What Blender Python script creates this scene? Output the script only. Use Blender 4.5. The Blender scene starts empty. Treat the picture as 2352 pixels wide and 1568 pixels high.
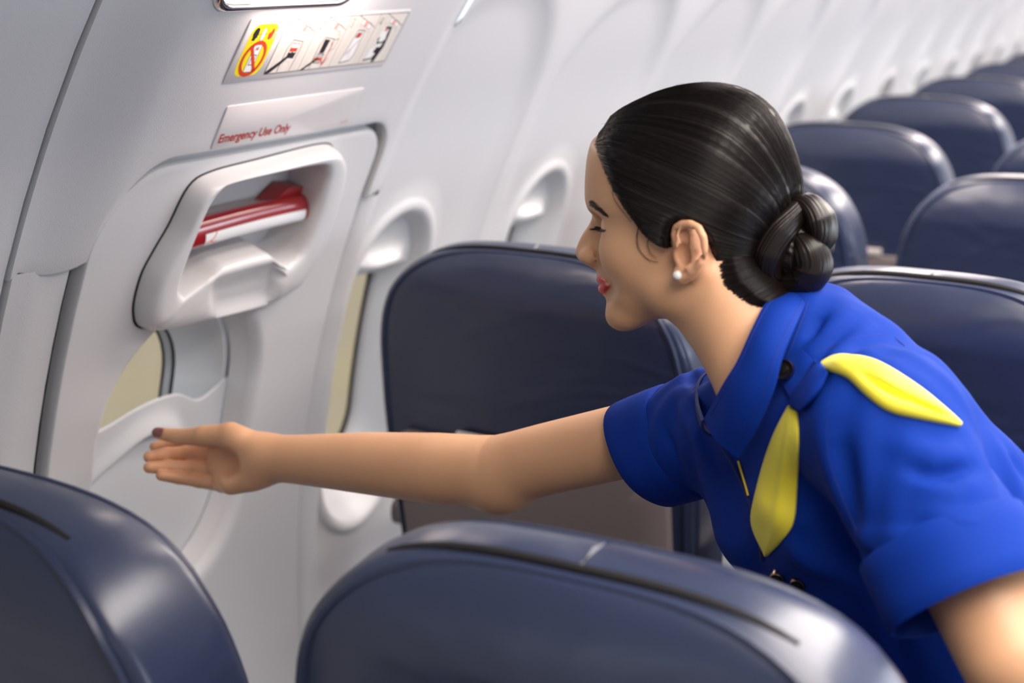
import bpy, bmesh, math, random
import numpy as np
from mathutils import Vector, Matrix
random.seed(7); np.random.seed(7)
scn = bpy.context.scene
COL = scn.collection
# ------------------------------------------------------------------ camera
FPX = 3267.0; PCX, PCY = 1176.0, 784.0
TH = math.radians(15.0427); PS = math.radians(28.5291)
CAM = np.array([1.22, 0.0, 1.49])
cf = np.array([-math.sin(PS)*math.cos(TH), math.cos(PS)*math.cos(TH), -math.sin(TH)])
cr = np.array([math.cos(PS), math.sin(PS), 0.0]); cu = np.cross(cr, cf)
def P3(px, py, d):
    """point seen at photo pixel (px,py) at camera depth d (metres)"""
    return CAM + d*(cf + cr*(px-PCX)/FPX - cu*(py-PCY)/FPX)
cd = bpy.data.cameras.new('camera'); cam = bpy.data.objects.new('camera', cd); COL.objects.link(cam)
M = Matrix(((cr[0], cu[0], -cf[0], CAM[0]), (cr[1], cu[1], -cf[1], CAM[1]), (cr[2], cu[2], -cf[2], CAM[2]), (0, 0, 0, 1)))
cam.matrix_world = M
cd.sensor_width = 36; cd.lens = FPX/2352*36; cd.clip_start = 0.02
cd.dof.use_dof = True; cd.dof.focus_distance = 1.40; cd.dof.aperture_fstop = 3.7; cd.dof.aperture_blades = 0
scn.camera = cam
# ------------------------------------------------------------------ world and light
w = bpy.data.worlds.new('world'); scn.world = w; w.use_nodes = True
w.node_tree.nodes['Background'].inputs[0].default_value = (0.80, 0.88, 1.0, 1)
w.node_tree.nodes['Background'].inputs[1].default_value = 1.3
scn.view_settings.view_transform = 'Standard'; scn.view_settings.look = 'None'
scn.view_settings.gamma = 1; scn.view_settings.use_curve_mapping = False
scn.view_settings.exposure = 0.25
def area(name, loc, rot, sx, sy, power, col):
    l = bpy.data.lights.new(name, 'AREA'); l.shape = 'RECTANGLE'; l.size = sx; l.size_y = sy
    l.energy = power; l.color = col
    o = bpy.data.objects.new(name, l); COL.objects.link(o); o.location = loc; o.rotation_euler = rot
    return o
area('ceiling_light', (1.50, 3.95, 2.10), (0, 0, 0), 0.80, 8.5, 205, (1.0, 0.905, 0.83))
area('sidewall_light', (0.56, 5.0, 1.625), (0, math.radians(12), 0), 0.14, 6.8, 40, (1.0, 0.86, 0.79))
area('window_daylight', (3.42, 4.2, 1.0), (0, math.radians(90), 0), 0.34, 7.4, 76, (0.78, 0.88, 1.0))
# ------------------------------------------------------------------ materials
def mat(name, col, rough=0.5, metal=0.0, spec=0.5, coat=0.0, coat_r=0.2, sheen=0.0, bump=None, var=None, sss=0.0, emit=None, es=1.0, trans=0.0, alpha=None, fold=None):
    m = bpy.data.materials.new(name); m.use_nodes = True
    nt = m.node_tree; b = nt.nodes['Principled BSDF']
    b.inputs['Base Color'].default_value = (*col, 1); b.inputs['Roughness'].default_value = rough
    b.inputs['Metallic'].default_value = metal; b.inputs['Specular IOR Level'].default_value = spec
    b.inputs['Coat Weight'].default_value = coat; b.inputs['Coat Roughness'].default_value = coat_r
    b.inputs['Sheen Weight'].default_value = sheen
    b.inputs['Transmission Weight'].default_value = trans
    if sss:
        b.inputs['Subsurface Weight'].default_value = sss
        b.inputs['Subsurface Radius'].default_value = (0.010, 0.004, 0.002); b.inputs['Subsurface Scale'].default_value = 1.0
    if emit:
        b.inputs['Emission Color'].default_value = (*emit, 1); b.inputs['Emission Strength'].default_value = es
    if bump or var or fold:
        tc = nt.nodes.new('ShaderNodeTexCoord')
    if bump:                     # (scale, strength, distance[, kind])
        if len(bump) > 3 and bump[3] == 'voronoi':
            t = nt.nodes.new('ShaderNodeTexVoronoi'); t.inputs['Scale'].default_value = bump[0]; out = t.outputs['Distance']
        else:
            t = nt.nodes.new('ShaderNodeTexNoise'); t.inputs['Scale'].default_value = bump[0]; t.inputs['Detail'].default_value = 3; out = t.outputs['Fac']
        nt.links.new(tc.outputs['Object'], t.inputs['Vector'])
        bp = nt.nodes.new('ShaderNodeBump'); bp.inputs['Strength'].default_value = bump[1]; bp.inputs['Distance'].default_value = bump[2]
        nt.links.new(out, bp.inputs['Height']); nt.links.new(bp.outputs['Normal'], b.inputs['Normal'])
    if fold:                     # soft broad creases (scale, strength, distance)
        t = nt.nodes.new('ShaderNodeTexNoise'); t.inputs['Scale'].default_value = fold[0]; t.inputs['Detail'].default_value = 2; t.inputs['Distortion'].default_value = 0.8
        mp = nt.nodes.new('ShaderNodeMapping'); mp.inputs['Scale'].default_value = (1.0, 1.0, 2.4); mp.inputs['Rotation'].default_value = (0, 0.5, 0)
        nt.links.new(tc.outputs['Object'], mp.inputs['Vector']); nt.links.new(mp.outputs['Vector'], t.inputs['Vector'])
        b2 = nt.nodes.new('ShaderNodeBump'); b2.inputs['Strength'].default_value = fold[1]; b2.inputs['Distance'].default_value = fold[2]
        nt.links.new(t.outputs['Fac'], b2.inputs['Height']); nt.links.new(b2.outputs['Normal'], bp.inputs['Normal'])
    if var:                      # (scale, other colour)
        t = nt.nodes.new('ShaderNodeTexNoise'); t.inputs['Scale'].default_value = var[0]; t.inputs['Detail'].default_value = 4
        nt.links.new(tc.outputs['Object'], t.inputs['Vector'])
        mx = nt.nodes.new('ShaderNodeMix'); mx.data_type = 'RGBA'
        mx.inputs[6].default_value = (*col, 1); mx.inputs[7].default_value = (*var[1], 1)
        nt.links.new(t.outputs['Fac'], mx.inputs[0]); nt.links.new(mx.outputs[2], b.inputs['Base Color'])
    return m
MT = dict(
    wall=mat('pebbled_plastic', (0.63, 0.632, 0.64), 0.42, bump=(900, 0.22, 0.0006, 'voronoi')),
    smooth=mat('smooth_plastic', (0.67, 0.672, 0.68), 0.33),
    satin=mat('satin_plastic', (0.66, 0.665, 0.675), 0.55, spec=0.3),
    gloss=mat('gloss_plastic', (0.66, 0.662, 0.665), 0.26, coat=0.0),
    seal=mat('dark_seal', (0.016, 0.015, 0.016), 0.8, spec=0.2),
    well=mat('shaded_well_plastic', (0.50, 0.505, 0.515), 0.45),  # darker than the cover: shade inside the recess is put into the colour
    grey=mat('grey_recess', (0.42, 0.425, 0.43), 0.5),
    sign=mat('placard_plastic', (0.68, 0.655, 0.65), 0.30),
    yellow=mat('print_yellow', (0.86, 0.70, 0.015), 0.4),
    red=mat('print_red', (0.62, 0.055, 0.022), 0.4),
    dkred=mat('print_dark_red', (0.42, 0.02, 0.015), 0.4),
    pink=mat('print_pink', (0.80, 0.38, 0.32), 0.4),
    black=mat('print_black', (0.022, 0.022, 0.026), 0.4),
    lgrey=mat('print_grey', (0.50, 0.48, 0.46), 0.4),
    cream=mat('print_cream', (0.76, 0.72, 0.66), 0.4),
    white=mat('print_white', (0.84, 0.84, 0.84), 0.4),
    handle=mat('handle_red', (0.30, 0.012, 0.016), 0.20, coat=0.6, coat_r=0.08),
    chrome=mat('chrome', (0.75, 0.70, 0.67), 0.14, metal=1.0),
    leather=mat('navy_leather', (0.024, 0.033, 0.076), 0.31, spec=0.55, coat=0.25, coat_r=0.28, bump=(420, 0.12, 0.0006), fold=(4.0, 0.5, 0.02), var=(3.0, (0.018, 0.025, 0.056))),
    piping=mat('navy_piping', (0.020, 0.028, 0.066), 0.36),
    cushion=mat('navy_fabric', (0.022, 0.030, 0.080), 0.6),
    tray=mat('taupe_plastic', (0.20, 0.165, 0.155), 0.45),
    traytrim=mat('light_trim', (0.55, 0.50, 0.47), 0.35),
    frame=mat('grey_metal', (0.25, 0.25, 0.26), 0.35, metal=0.8),
    dark=mat('charcoal_plastic', (0.03, 0.03, 0.035), 0.5),
    paper=mat('paper_card', (0.62, 0.62, 0.60), 0.6, var=(40, (0.45, 0.47, 0.48))),
    carpet=mat('carpet', (0.07, 0.075, 0.10), 0.95, bump=(600, 0.5, 0.003)),
    apron=mat('apron_ground', (0.34, 0.25, 0.17), 0.95, var=(0.5, (0.42, 0.31, 0.14))),
)
def glass_mat():
    m = bpy.data.materials.new('window_glass'); m.use_nodes = True; nt = m.node_tree
    for n in list(nt.nodes): nt.nodes.remove(n)
    o = nt.nodes.new('ShaderNodeOutputMaterial'); mx = nt.nodes.new('ShaderNodeMixShader')
    t = nt.nodes.new('ShaderNodeBsdfTransparent'); g = nt.nodes.new('ShaderNodeBsdfGlossy')
    t.inputs[0].default_value = (0.93, 0.95, 0.94, 1); g.inputs['Roughness'].default_value = 0.05
    fr = nt.nodes.new('ShaderNodeFresnel'); fr.inputs[0].default_value = 1.45
    nt.links.new(fr.outputs[0], mx.inputs[0]); nt.links.new(t.outputs[0], mx.inputs[1]); nt.links.new(g.outputs[0], mx.inputs[2])
    nt.links.new(mx.outputs[0], o.inputs[0]); return m
MT['glass'] = glass_mat()
# ------------------------------------------------------------------ object helpers
def mesh_obj(name, verts, faces, m, parent=None, smooth=True, sharp=None):
    me = bpy.data.meshes.new(name)
    me.from_pydata([tuple(map(float, v)) for v in verts], [], [tuple(int(i) for i in f) for f in faces])
    me.validate(); me.update()
    return link(name, me, m, parent, smooth, sharp)
def link(name, me, m, parent=None, smooth=True, sharp=None):
    if m is not None and not me.materials: me.materials.append(MT[m] if isinstance(m, str) else m)
    if smooth:
        me.shade_smooth()
        if sharp: me.set_sharp_from_angle(angle=math.radians(sharp))
    o = bpy.data.objects.new(name, me); COL.objects.link(o)
    if parent is not None: o.parent = parent
    return o
def empty(name, loc=(0, 0, 0)):
    o = bpy.data.objects.new(name, None); COL.objects.link(o); o.location = loc; o.empty_display_size = 0.1; return o
def tag(o, label=None, cat=None, group=None, kind=None):
    if label: o['label'] = label
    if cat: o['category'] = cat
    if group: o['group'] = group
    if kind: o['kind'] = kind
    return o
class MB:
    def __init__(s): s.v = []; s.f = []
    def add(s, v, f):
        b = len(s.v); s.v += [tuple(map(float, p)) for p in v]; s.f += [tuple(i+b for i in q) for q in f]; return s
    def loft(s, rings, closed=True, cap0=False, cap1=False):
        rings = [np.asarray(r, float) for r in rings]; n = len(rings[0]); b = len(s.v)
        for r in rings: s.v += [tuple(map(float, p)) for p in r]
        m = n if closed else n-1
        for i in range(len(rings)-1):
            for j in range(m):
                k = (j+1) % n
                s.f.append((b+i*n+j, b+i*n+k, b+(i+1)*n+k, b+(i+1)*n+j))
        if cap0: s.f.append(tuple(b+j for j in range(n))[::-1])
        if cap1: s.f.append(tuple(b+(len(rings)-1)*n+j for j in range(n)))
        return s
    def tube(s, pts, r, n=8, cap=True, closed=False):
        pts = [np.asarray(p, float) for p in pts]; rings = []
        rr = r if hasattr(r, '__len__') else [r]*len(pts)
        up = None
        for i, p in enumerate(pts):
            a = pts[i-1] if (i > 0 or closed) else pts[i]; c = pts[(i+1) % len(pts)] if (i < len(pts)-1 or closed) else pts[i]
            t = c-a; t /= (np.linalg.norm(t)+1e-12)
            if up is None:
                up = np.array([0, 0, 1.]) if abs(t[2]) < 0.9 else np.array([1., 0, 0])
            u = up-t*(up@t); u /= (np.linalg.norm(u)+1e-12); up = u; v = np.cross(t, u)
            rings.append([p+rr[i]*(math.cos(q)*u+math.sin(q)*v) for q in np.linspace(0, 2*math.pi, n, endpoint=False)])
        if closed: rings.append(rings[0])
        return s.loft(rings, True, cap and not closed, cap and not closed)
    def box(s, c, h, R=None):
        c = np.asarray(c, float); vs = []
        for x in (-1, 1):
            for y in (-1, 1):
                for z in (-1, 1):
                    d = np.array([x*h[0], y*h[1], z*h[2]]); vs.append(c+(R@d if R is not None else d))
        return s.add(vs, [(0, 1, 3, 2), (4, 6, 7, 5), (0, 4, 5, 1), (2, 3, 7, 6), (0, 2, 6, 4), (1, 5, 7, 3)])
    def build(s, name, m, parent=None, smooth=True, sharp=40, bevel=0):
        o = mesh_obj(name, s.v, s.f, m, parent, smooth, sharp)
        if bevel:
            md = o.modifiers.new('bevel', 'BEVEL'); md.width = bevel; md.segments = 3; md.limit_method = 'ANGLE'; md.angle_limit = math.radians(35)
        return o
def catmull(pts, n, closed=True):
    P = np.asarray(pts, float); m = len(P); out = []
    segs = m if closed else m-1
    for i in range(segs):
        if closed: p0, p1, p2, p3 = P[i-1], P[i], P[(i+1) % m], P[(i+2) % m]
        else: p0, p1, p2, p3 = P[max(i-1, 0)], P[i], P[i+1], P[min(i+2, m-1)]
        for t in np.linspace(0, 1, n, endpoint=False):
            out.append(0.5*((2*p1)+(-p0+p2)*t+(2*p0-5*p1+4*p2-p3)*t*t+(-p0+3*p1-3*p2+p3)*t**3))
    if not closed: out.append(P[-1])
    return np.array(out)
def resample(P, n, closed=True):
    P = np.asarray(P, float); Q = np.vstack([P, P[:1]]) if closed else P
    d = np.r_[0, np.cumsum(np.linalg.norm(np.diff(Q, axis=0), axis=1))]
    t = np.linspace(0, d[-1], n, endpoint=not closed)
    return np.stack([np.interp(t, d, Q[:, k]) for k in range(Q.shape[1])], 1)
def rrect(y0, y1, z0, z1, r, n=10):
    """rounded rectangle, same number of points for any size; r = radius or 4 radii (bl, br, tr, tl)"""
    rs = r if hasattr(r, '__len__') else [r]*4
    out = []
    for (cy, cz, a0, q) in ((y0, z0, 180, 0), (y1, z0, 270, 1), (y1, z1, 0, 2), (y0, z1, 90, 3)):
        sy = 1 if cy == y0 else -1; sz = 1 if cz == z0 else -1
        rr = rs[q]
        for a in np.linspace(a0, a0+90, n):
            out.append((cy+sy*rr+rr*math.cos(math.radians(a)), cz+sz*rr+rr*math.sin(math.radians(a))))
    return np.array(out)
def sstep(a, b, x):
    t = np.clip((np.asarray(x, float)-a)/(b-a), 0, 1); return t*t*(3-2*t)
# ------------------------------------------------------------------ the curved side wall: surface coordinates (y along cabin, z height, h into the cabin)
RW, ZW = 1.72, 0.47
def W0(z): return 1.63-np.sqrt(RW**2-(np.asarray(z, float)-ZW)**2)
def S3(y, z, h=0.0):
    x = W0(z); sl = (z-ZW)/math.sqrt(RW**2-(z-ZW)**2); n = math.hypot(1, sl)
    return np.array([x+h/n, y, z-h*sl/n])
def S3s(yz, h=0.0):
    hh = h if hasattr(h, '__len__') else [h]*len(yz)
    return [S3(p[0], p[1], hh[i]) for i, p in enumerate(yz)]
# ------------------------------------------------------------------ rounded outline with subdivided sides
def rr(y0, y1, z0, z1, r, n=10, m=10):
    P = rrect(y0, y1, z0, z1, r, n); out = []
    for q in range(4):
        blk = P[q*n:(q+1)*n]; nxt = P[((q+1) % 4)*n]
        out += list(blk)
        for t in np.linspace(0, 1, m+2)[1:-1]: out.append(blk[-1]*(1-t)+nxt*t)
    return np.array(out)
def lerp_rings(A, B, ts, ha, hb):
    return [S3s(A*(1-t)+B*t, ha*(1-t)+hb*t) for t in ts]
def col_panel(ys, lo, hi, hf, rows=24, edge=0.014):
    """panel on the curved wall: columns at ys, from lo(y) to hi(y), face height hf(y), edges folded outwards"""
    mb = MB(); rings = []
    for y in ys:
        a, b = lo(y), hi(y); h = hf(y)
        c = [S3(y, a+0.002, h-edge)]+[S3(y, a, h-0.003), S3(y, a+0.0015, h-0.0006)]
        c += [S3(y, a+0.004+(b-a-0.004)*t, h) for t in np.linspace(0, 1, rows)]
        rings.append(c)
    def shift(ring, y, dh): return [np.array([p[0]-dh, y, p[2]]) for p in ring]
    rings = [shift(rings[0], ys[0]-0.001, edge), shift(rings[0], ys[0]-0.001, 0.003)]+rings+[shift(rings[-1], ys[-1]+0.001, 0.003), shift(rings[-1], ys[-1]+0.001, edge)]
    mb.loft(rings, closed=False)
    return mb
wall = tag(empty('wall_left', (0, 1.4, 0)), 'white moulded cabin side wall with overwing exit and windows', 'wall', kind='structure')
def wpart(mb, name, m, parent=wall, sharp=50):
    o = mb.build(name, m, None, True, sharp); o.parent = parent
    o.matrix_parent_inverse = Matrix.Translation(-Vector(parent.location)); return o
ZT = 1.78
# aft side panel, header over the exit, trim strip beside the exit
wpart(col_panel(np.linspace(-1.2, 1.044, 30), lambda y: 0.0, lambda y: ZT, lambda y: -0.018), 'side_panel', 'wall')
def hat_top(y):           # outline of the exit opening in the header
    if y <= 1.141: return 1.150
    if y < 1.235: t = (1.235-y)/0.094; return 1.156+0.118*math.sqrt(max(0, 1-t*t))
    if y <= 1.640: return 1.274
    if y < 1.6955: t = (y-1.640)/0.0555; return 1.214+0.060*math.sqrt(max(0, 1-t*t))
    return 1.158
def hat_low(y):
    if 1.05 < y <= 1.141: return 1.150+0.012*((y-1.095)/0.045)**2
    return hat_top(y)
ysH = np.r_[np.linspace(1.0495, 1.141, 10), 1.1415, 1.143, 1.146, np.linspace(1.150, 1.235, 12), np.linspace(1.25, 1.64, 14), np.linspace(1.650, 1.690, 8), 1.693, 1.6950, 1.6956, np.linspace(1.70, 1.752, 5)]
wpart(col_panel(ysH, hat_low, lambda y: ZT, lambda y: 0.006-0.020*(1-sstep(1.05, 1.170, y))-0.012*sstep(1.70, 1.755, y), 40, 0.020), 'header_panel', 'wall')
wpart(col_panel(np.linspace(1.052, 1.132, 8), lambda y: 0.0, lambda y: 1.158, lambda y: -0.010-0.004*sstep(1.09, 1.052, y)), 'post_trim', 'wall')
wpart(col_panel(np.linspace(1.7005, 1.748, 6), lambda y: 0.0, lambda y: 1.156, lambda y: 0.002-0.010*((y-1.724)/0.024)**2), 'post_trim', 'smooth')
# dark seals behind the seams
wpart(MB().loft([[S3(y, z, -0.036) for z in np.linspace(0, ZT, 40)] for y in (1.03, 1.21)], closed=False), 'seam_seal', 'seal')
wpart(MB().loft([[S3(y, z, -0.030) for z in np.linspace(0, 1.30, 30)] for y in (1.66, 1.765)], closed=False), 'seam_seal', 'grey')
wpart(MB().loft([[S3(y, z, -0.026) for z in np.linspace(1.235, 1.30, 6)] for y in np.linspace(1.14, 1.72, 20)], closed=False), 'seam_seal', 'grey')
wpart(MB().loft([[S3(y, z, -0.034) for z in np.linspace(1.14, ZT, 24)] for y in (1.72, 1.80)], closed=False), 'seam_seal', 'grey')
# ------------------------------------------------------------------ overwing exit hatch
door = tag(empty('door_1', (0, 1.41, 0)), 'white overwing emergency exit hatch with window and red handle', 'door', kind='structure')
A = rr(1.1455, 1.6885, 0.05, 1.262, [0.02, 0.05, 0.050, 0.095], 10, 16)
B = rr(1.222, 1.548, 0.61, 1.066, [0.155]*4, 10, 16)
OPEN = np.array([(1.309, 1.229), (1.321, 1.236), (1.405, 1.237), (1.507, 1.234), (1.532, 1.221), (1.541, 1.201), (1.549, 1.151), (1.541, 1.103), (1.514, 1.089), (1.488, 1.098), (1.465, 1.113), (1.36, 1.113), (1.342, 1.098), (1.312, 1.088), (1.291, 1.101), (1.290, 1.138), (1.297, 1.203)])+np.array([0.0, 0.009])
rings = [S3s(A, -0.020), S3s(A, -0.004), S3s(A*0.995+B*0.005, -0.001)]+lerp_rings(A, B, np.linspace(0.02, 1, 44), 0.0, 0.0)
def inset(P, d):
    c = P.mean(0); return P+(c-P)*(np.array(d)/np.abs(P-c).max(0))
rings += [S3s(inset(B, (0.005, 0.006)), -0.003), S3s(inset(B, (0.011, 0.013)), -0.009), S3s(inset(B, (0.014, 0.016)), -0.016)]
mb = MB().loft(rings)
V = np.array(mb.v); cen = np.array([1.42, 1.165])
def inside(poly, p):
    x, y = p; r = False; n = len(poly)
    for i in range(n):
        a, b = poly[i], poly[i-1]
        if (a[1] > y) != (b[1] > y) and x < (b[0]-a[0])*(y-a[1])/(b[1]-a[1])+a[0]: r = not r
    return r
OUT = catmull([(1.269, 1.184), (1.283, 1.229), (1.315, 1.243), (1.403, 1.248), (1.528, 1.253), (1.566, 1.242), (1.590, 1.211), (1.599, 1.141), (1.583, 1.08), (1.535, 1.037), (1.366, 1.041), (1.274, 1.050), (1.247, 1.077), (1.244, 1.123), (1.255, 1.154)], 8)+np.array([0.0, 0.002])
INN = catmull(OPEN, 8)
def by_angle(P, n=140):
    d = P-cen; a = np.unwrap(np.arctan2(d[:, 1], d[:, 0])); 
    if a[-1] < a[0]: a = -a; s = -1
    else: s = 1
    q = np.linspace(-math.pi, math.pi, n, endpoint=False)
    a0 = np.r_[a-2*math.pi, a, a+2*math.pi]; P3x = np.vstack([P, P, P])
    o = np.argsort(a0); a0 = a0[o]; P3x = P3x[o]
    return np.stack([np.interp(s*q, a0, P3x[:, 0]), np.interp(s*q, a0, P3x[:, 1])], 1)
def ring_by_angle(P): return by_angle(P)
OA, IA = ring_by_angle(OUT), ring_by_angle(INN)
OPB = IA*0.55+OA*0.45
mb.f = [f for f in mb.f if not inside(OPB, V[list(f)].mean(0)[1:])]
wpart(mb, 'hatch_panel', 'wall', door)
# window tunnel of the hatch
R0 = inset(B, (0.014, 0.016)); R1 = inset(B, (0.022, 0.026)); R2 = inset(B, (0.040, 0.050)); R3 = inset(B, (0.055, 0.075))
wpart(MB().loft([S3s(inset(B, (0.0135, 0.0155)), -0.0155), S3s(R0, -0.017), S3s(inset(B, (0.017, 0.020)), -0.028), S3s(R1, -0.040)]), 'reveal_rim', 'smooth', door)
wpart(MB().loft([S3s(inset(B, (0.017, 0.020)), -0.0395), S3s(inset(B, (0.017, 0.020)), -0.0465)]), 'shade_slot', 'seal', door)
wpart(MB().loft([S3s(inset(B, (0.017, 0.020)), -0.0465), S3s(inset(B, (0.026, 0.032)), -0.047), S3s(R2, -0.075), S3s(inset(B, (0.056, 0.078)), -0.108)]), 'reveal_tunnel', 'smooth', door)
for d0, h0 in ((0.0, -0.1085), (0.006, -0.1215)):
    wpart(MB().loft([S3s(inset(B, (0.055+d0, 0.076+d0)), h0), S3s(inset(B, (0.0575+d0, 0.079+d0)), h0-0.0015), S3s(inset(B, (0.058+d0, 0.080+d0)), h0-0.0040)]), 'pane_seal', 'seal', door)
wpart(MB().loft([S3s(inset(B, (0.057, 0.079)), -0.1125), S3s(inset(B, (0.062, 0.084)), -0.1225)]), 'pane_frame', 'grey', door)
wpart(MB().loft([S3s(inset(B, (0.056, 0.076)), -0.1245), S3s(inset(B, (0.10, 0.14)), -0.1245), S3s(inset(B, (0.16, 0.22)), -0.1245)], cap1=True), 'window_pane', 'glass', door)
# window shade, pulled most of the way up from below, with its moulded finger grip
ysS = np.linspace(1.232, 1.540, 60)
SHT = catmull([(1.22, 0.884), (1.286, 0.896), (1.328, 0.907), (1.368, 0.911), (1.412, 0.906), (1.442, 0.892), (1.462, 0.882), (1.490, 0.883), (1.55, 0.905)], 10, False)
def shade_top(y): return float(np.interp(y, SHT[:, 0], SHT[:, 1]))
def shade_h(y, z):
    g = math.exp(-((y-1.355)/0.085)**4)              # bulging grip region
    t = shade_top(y)-z
    bow = 0.010*math.exp(-((y-1.36)/0.10)**2)*math.exp(-(t/0.05)**2)
    u_ = t-0.040-0.018*((y-1.355)/0.07)**2; ledge = 0.015*g*math.exp(-(u_/(0.020 if u_ < 0 else 0.005))**2)
    return -0.043+bow+ledge
rg = []
for y in ysS:
    t = shade_top(y); zs = np.r_[np.linspace(t, t-0.09, 40), np.linspace(t-0.10, 0.63, 16)]
    rg.append([S3(y, t-0.002, shade_h(y, t)-0.006), S3(y, t+0.002, shade_h(y, t)-0.003)]+[S3(y, z, shade_h(y, z)) for z in zs])
sh = wpart(MB().loft(rg, closed=False), 'window_shade', 'satin', door)
# ------------------------------------------------------------------ handle cover: moulded frame with rounded opening
def cov(t, h):
    """ring at fraction t from outer (0) to inner (1) outline; the lower part scooped into a finger ledge"""
    Q = OA*(1-t)+IA*t; hh = []
    for p in Q:
        low = sstep(1.125, 1.085, p[1]); 
        sc = low*sstep(1.335, 1.372, p[0]-0.55*(1.10-p[1]))*(1-sstep(1.496, 1.504, p[0]))*sstep(0.10, 0.22, t)*(1-sstep(0.80, 0.93, t))
        hh.append(h-0.016*sc)
    return S3s(Q, hh)
prof = [(0.0, -0.002), (0.005, 0.006), (0.03, 0.014), (0.08, 0.021), (0.16, 0.0265), (0.26, 0.029), (0.36, 0.030), (0.48, 0.030), (0.60, 0.030), (0.72, 0.0295), (0.82, 0.029), (0.90, 0.0275), (0.96, 0.025), (1.0, 0.020)]
rings = [cov(t, h) for t, h in prof]
rings += [S3s(IA, 0.012), S3s(IA, -0.005), S3s(cen+(IA-cen)*1.004, -0.040)]
cover = wpart(MB().loft(rings), 'handle_cover', 'gloss', door, 60)
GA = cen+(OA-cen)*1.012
wpart(MB().loft([S3s(GA, -0.003), S3s(GA, 0.0010), S3s(cen+(OA-cen)*1.000, 0.0016), S3s(cen+(OA-cen)*0.985, 0.0)]), 'cover_shadow_line', 'seal', door)  # dark ring painted in for the shadow line round the cover's edge
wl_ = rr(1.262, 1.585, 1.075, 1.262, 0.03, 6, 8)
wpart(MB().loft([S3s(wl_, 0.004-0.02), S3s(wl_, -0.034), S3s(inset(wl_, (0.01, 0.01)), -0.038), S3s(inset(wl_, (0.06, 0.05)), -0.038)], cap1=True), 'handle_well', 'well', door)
# red pull handle with white sticker and arrow
hp = [S3(y, 1.160+0.004*math.sin((y-1.28)/0.33*math.pi), -0.006) for y in np.linspace(1.278, 1.592, 30)]
mbh = MB(); rings = []
for p in hp:
    rings.append([p+np.array([0.014*math.copysign(abs(math.cos(a))**0.75, math.cos(a)), 0, 0.0185*math.copysign(abs(math.sin(a))**0.75, math.sin(a))]) for a in np.linspace(0, 2*math.pi, 28, endpoint=False)])
mbh.loft(rings, cap0=True, cap1=True)
hnd = wpart(mbh, 'pull_handle', 'handle', door)
hnd['label'] = 'glossy red emergency pull handle'
stk = []
for p in [S3(y, 1.160+0.004*math.sin((y-1.28)/0.33*math.pi), -0.006) for y in np.linspace(1.337, 1.542, 24)]:
    stk.append([p+1.012*np.array([0.014*math.copysign(abs(math.cos(a))**0.75, math.cos(a)), 0, 0.0185*math.copysign(abs(math.sin(a))**0.75, math.sin(a))])+np.array([0.0003, 0, 0]) for a in np.linspace(-1.30, -0.05, 14)])
st = MB().loft(stk, closed=False).build('sticker', 'white', hnd)
st.matrix_parent_inverse = Matrix.Identity(4); st['label'] = 'white sticker with red arrow'
def on_stick(y, a): 
    p = S3(y, 1.160+0.004*math.sin((y-1.28)/0.33*math.pi), -0.006)
    return p+1.03*np.array([0.014*math.copysign(abs(math.cos(a))**0.75, math.cos(a)), 0, 0.0185*math.copysign(abs(math.sin(a))**0.75, math.sin(a))])
ar = MB().tube([on_stick(1.3575-0.002*k*k/9, 0.05-0.27*k/3) for k in range(10)], 0.0007, 5)
ar.tube([on_stick(1.349, -0.62), on_stick(1.350, -0.80), on_stick(1.357, -0.70)], 0.0007, 5)
ao = ar.build('arrow_print', 'red', hnd)
mbk = MB()
for y0 in (1.512,):
    mbk.loft([[S3(y0+dy, 1.168+dz, h) for dy, dz in ((-0.018-0.01*k, 0.0), (0.055+0.004*k, 0.0), (0.040, 0.020-0.004*k), (0.0, 0.024-0.004*k), (-0.012, 0.016-0.004*k))] for k, h in ((1, -0.036), (0.3, -0.018), (0, -0.010))], cap1=True)
br = wpart(mbk, 'handle_bracket', 'handle', door)
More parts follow.
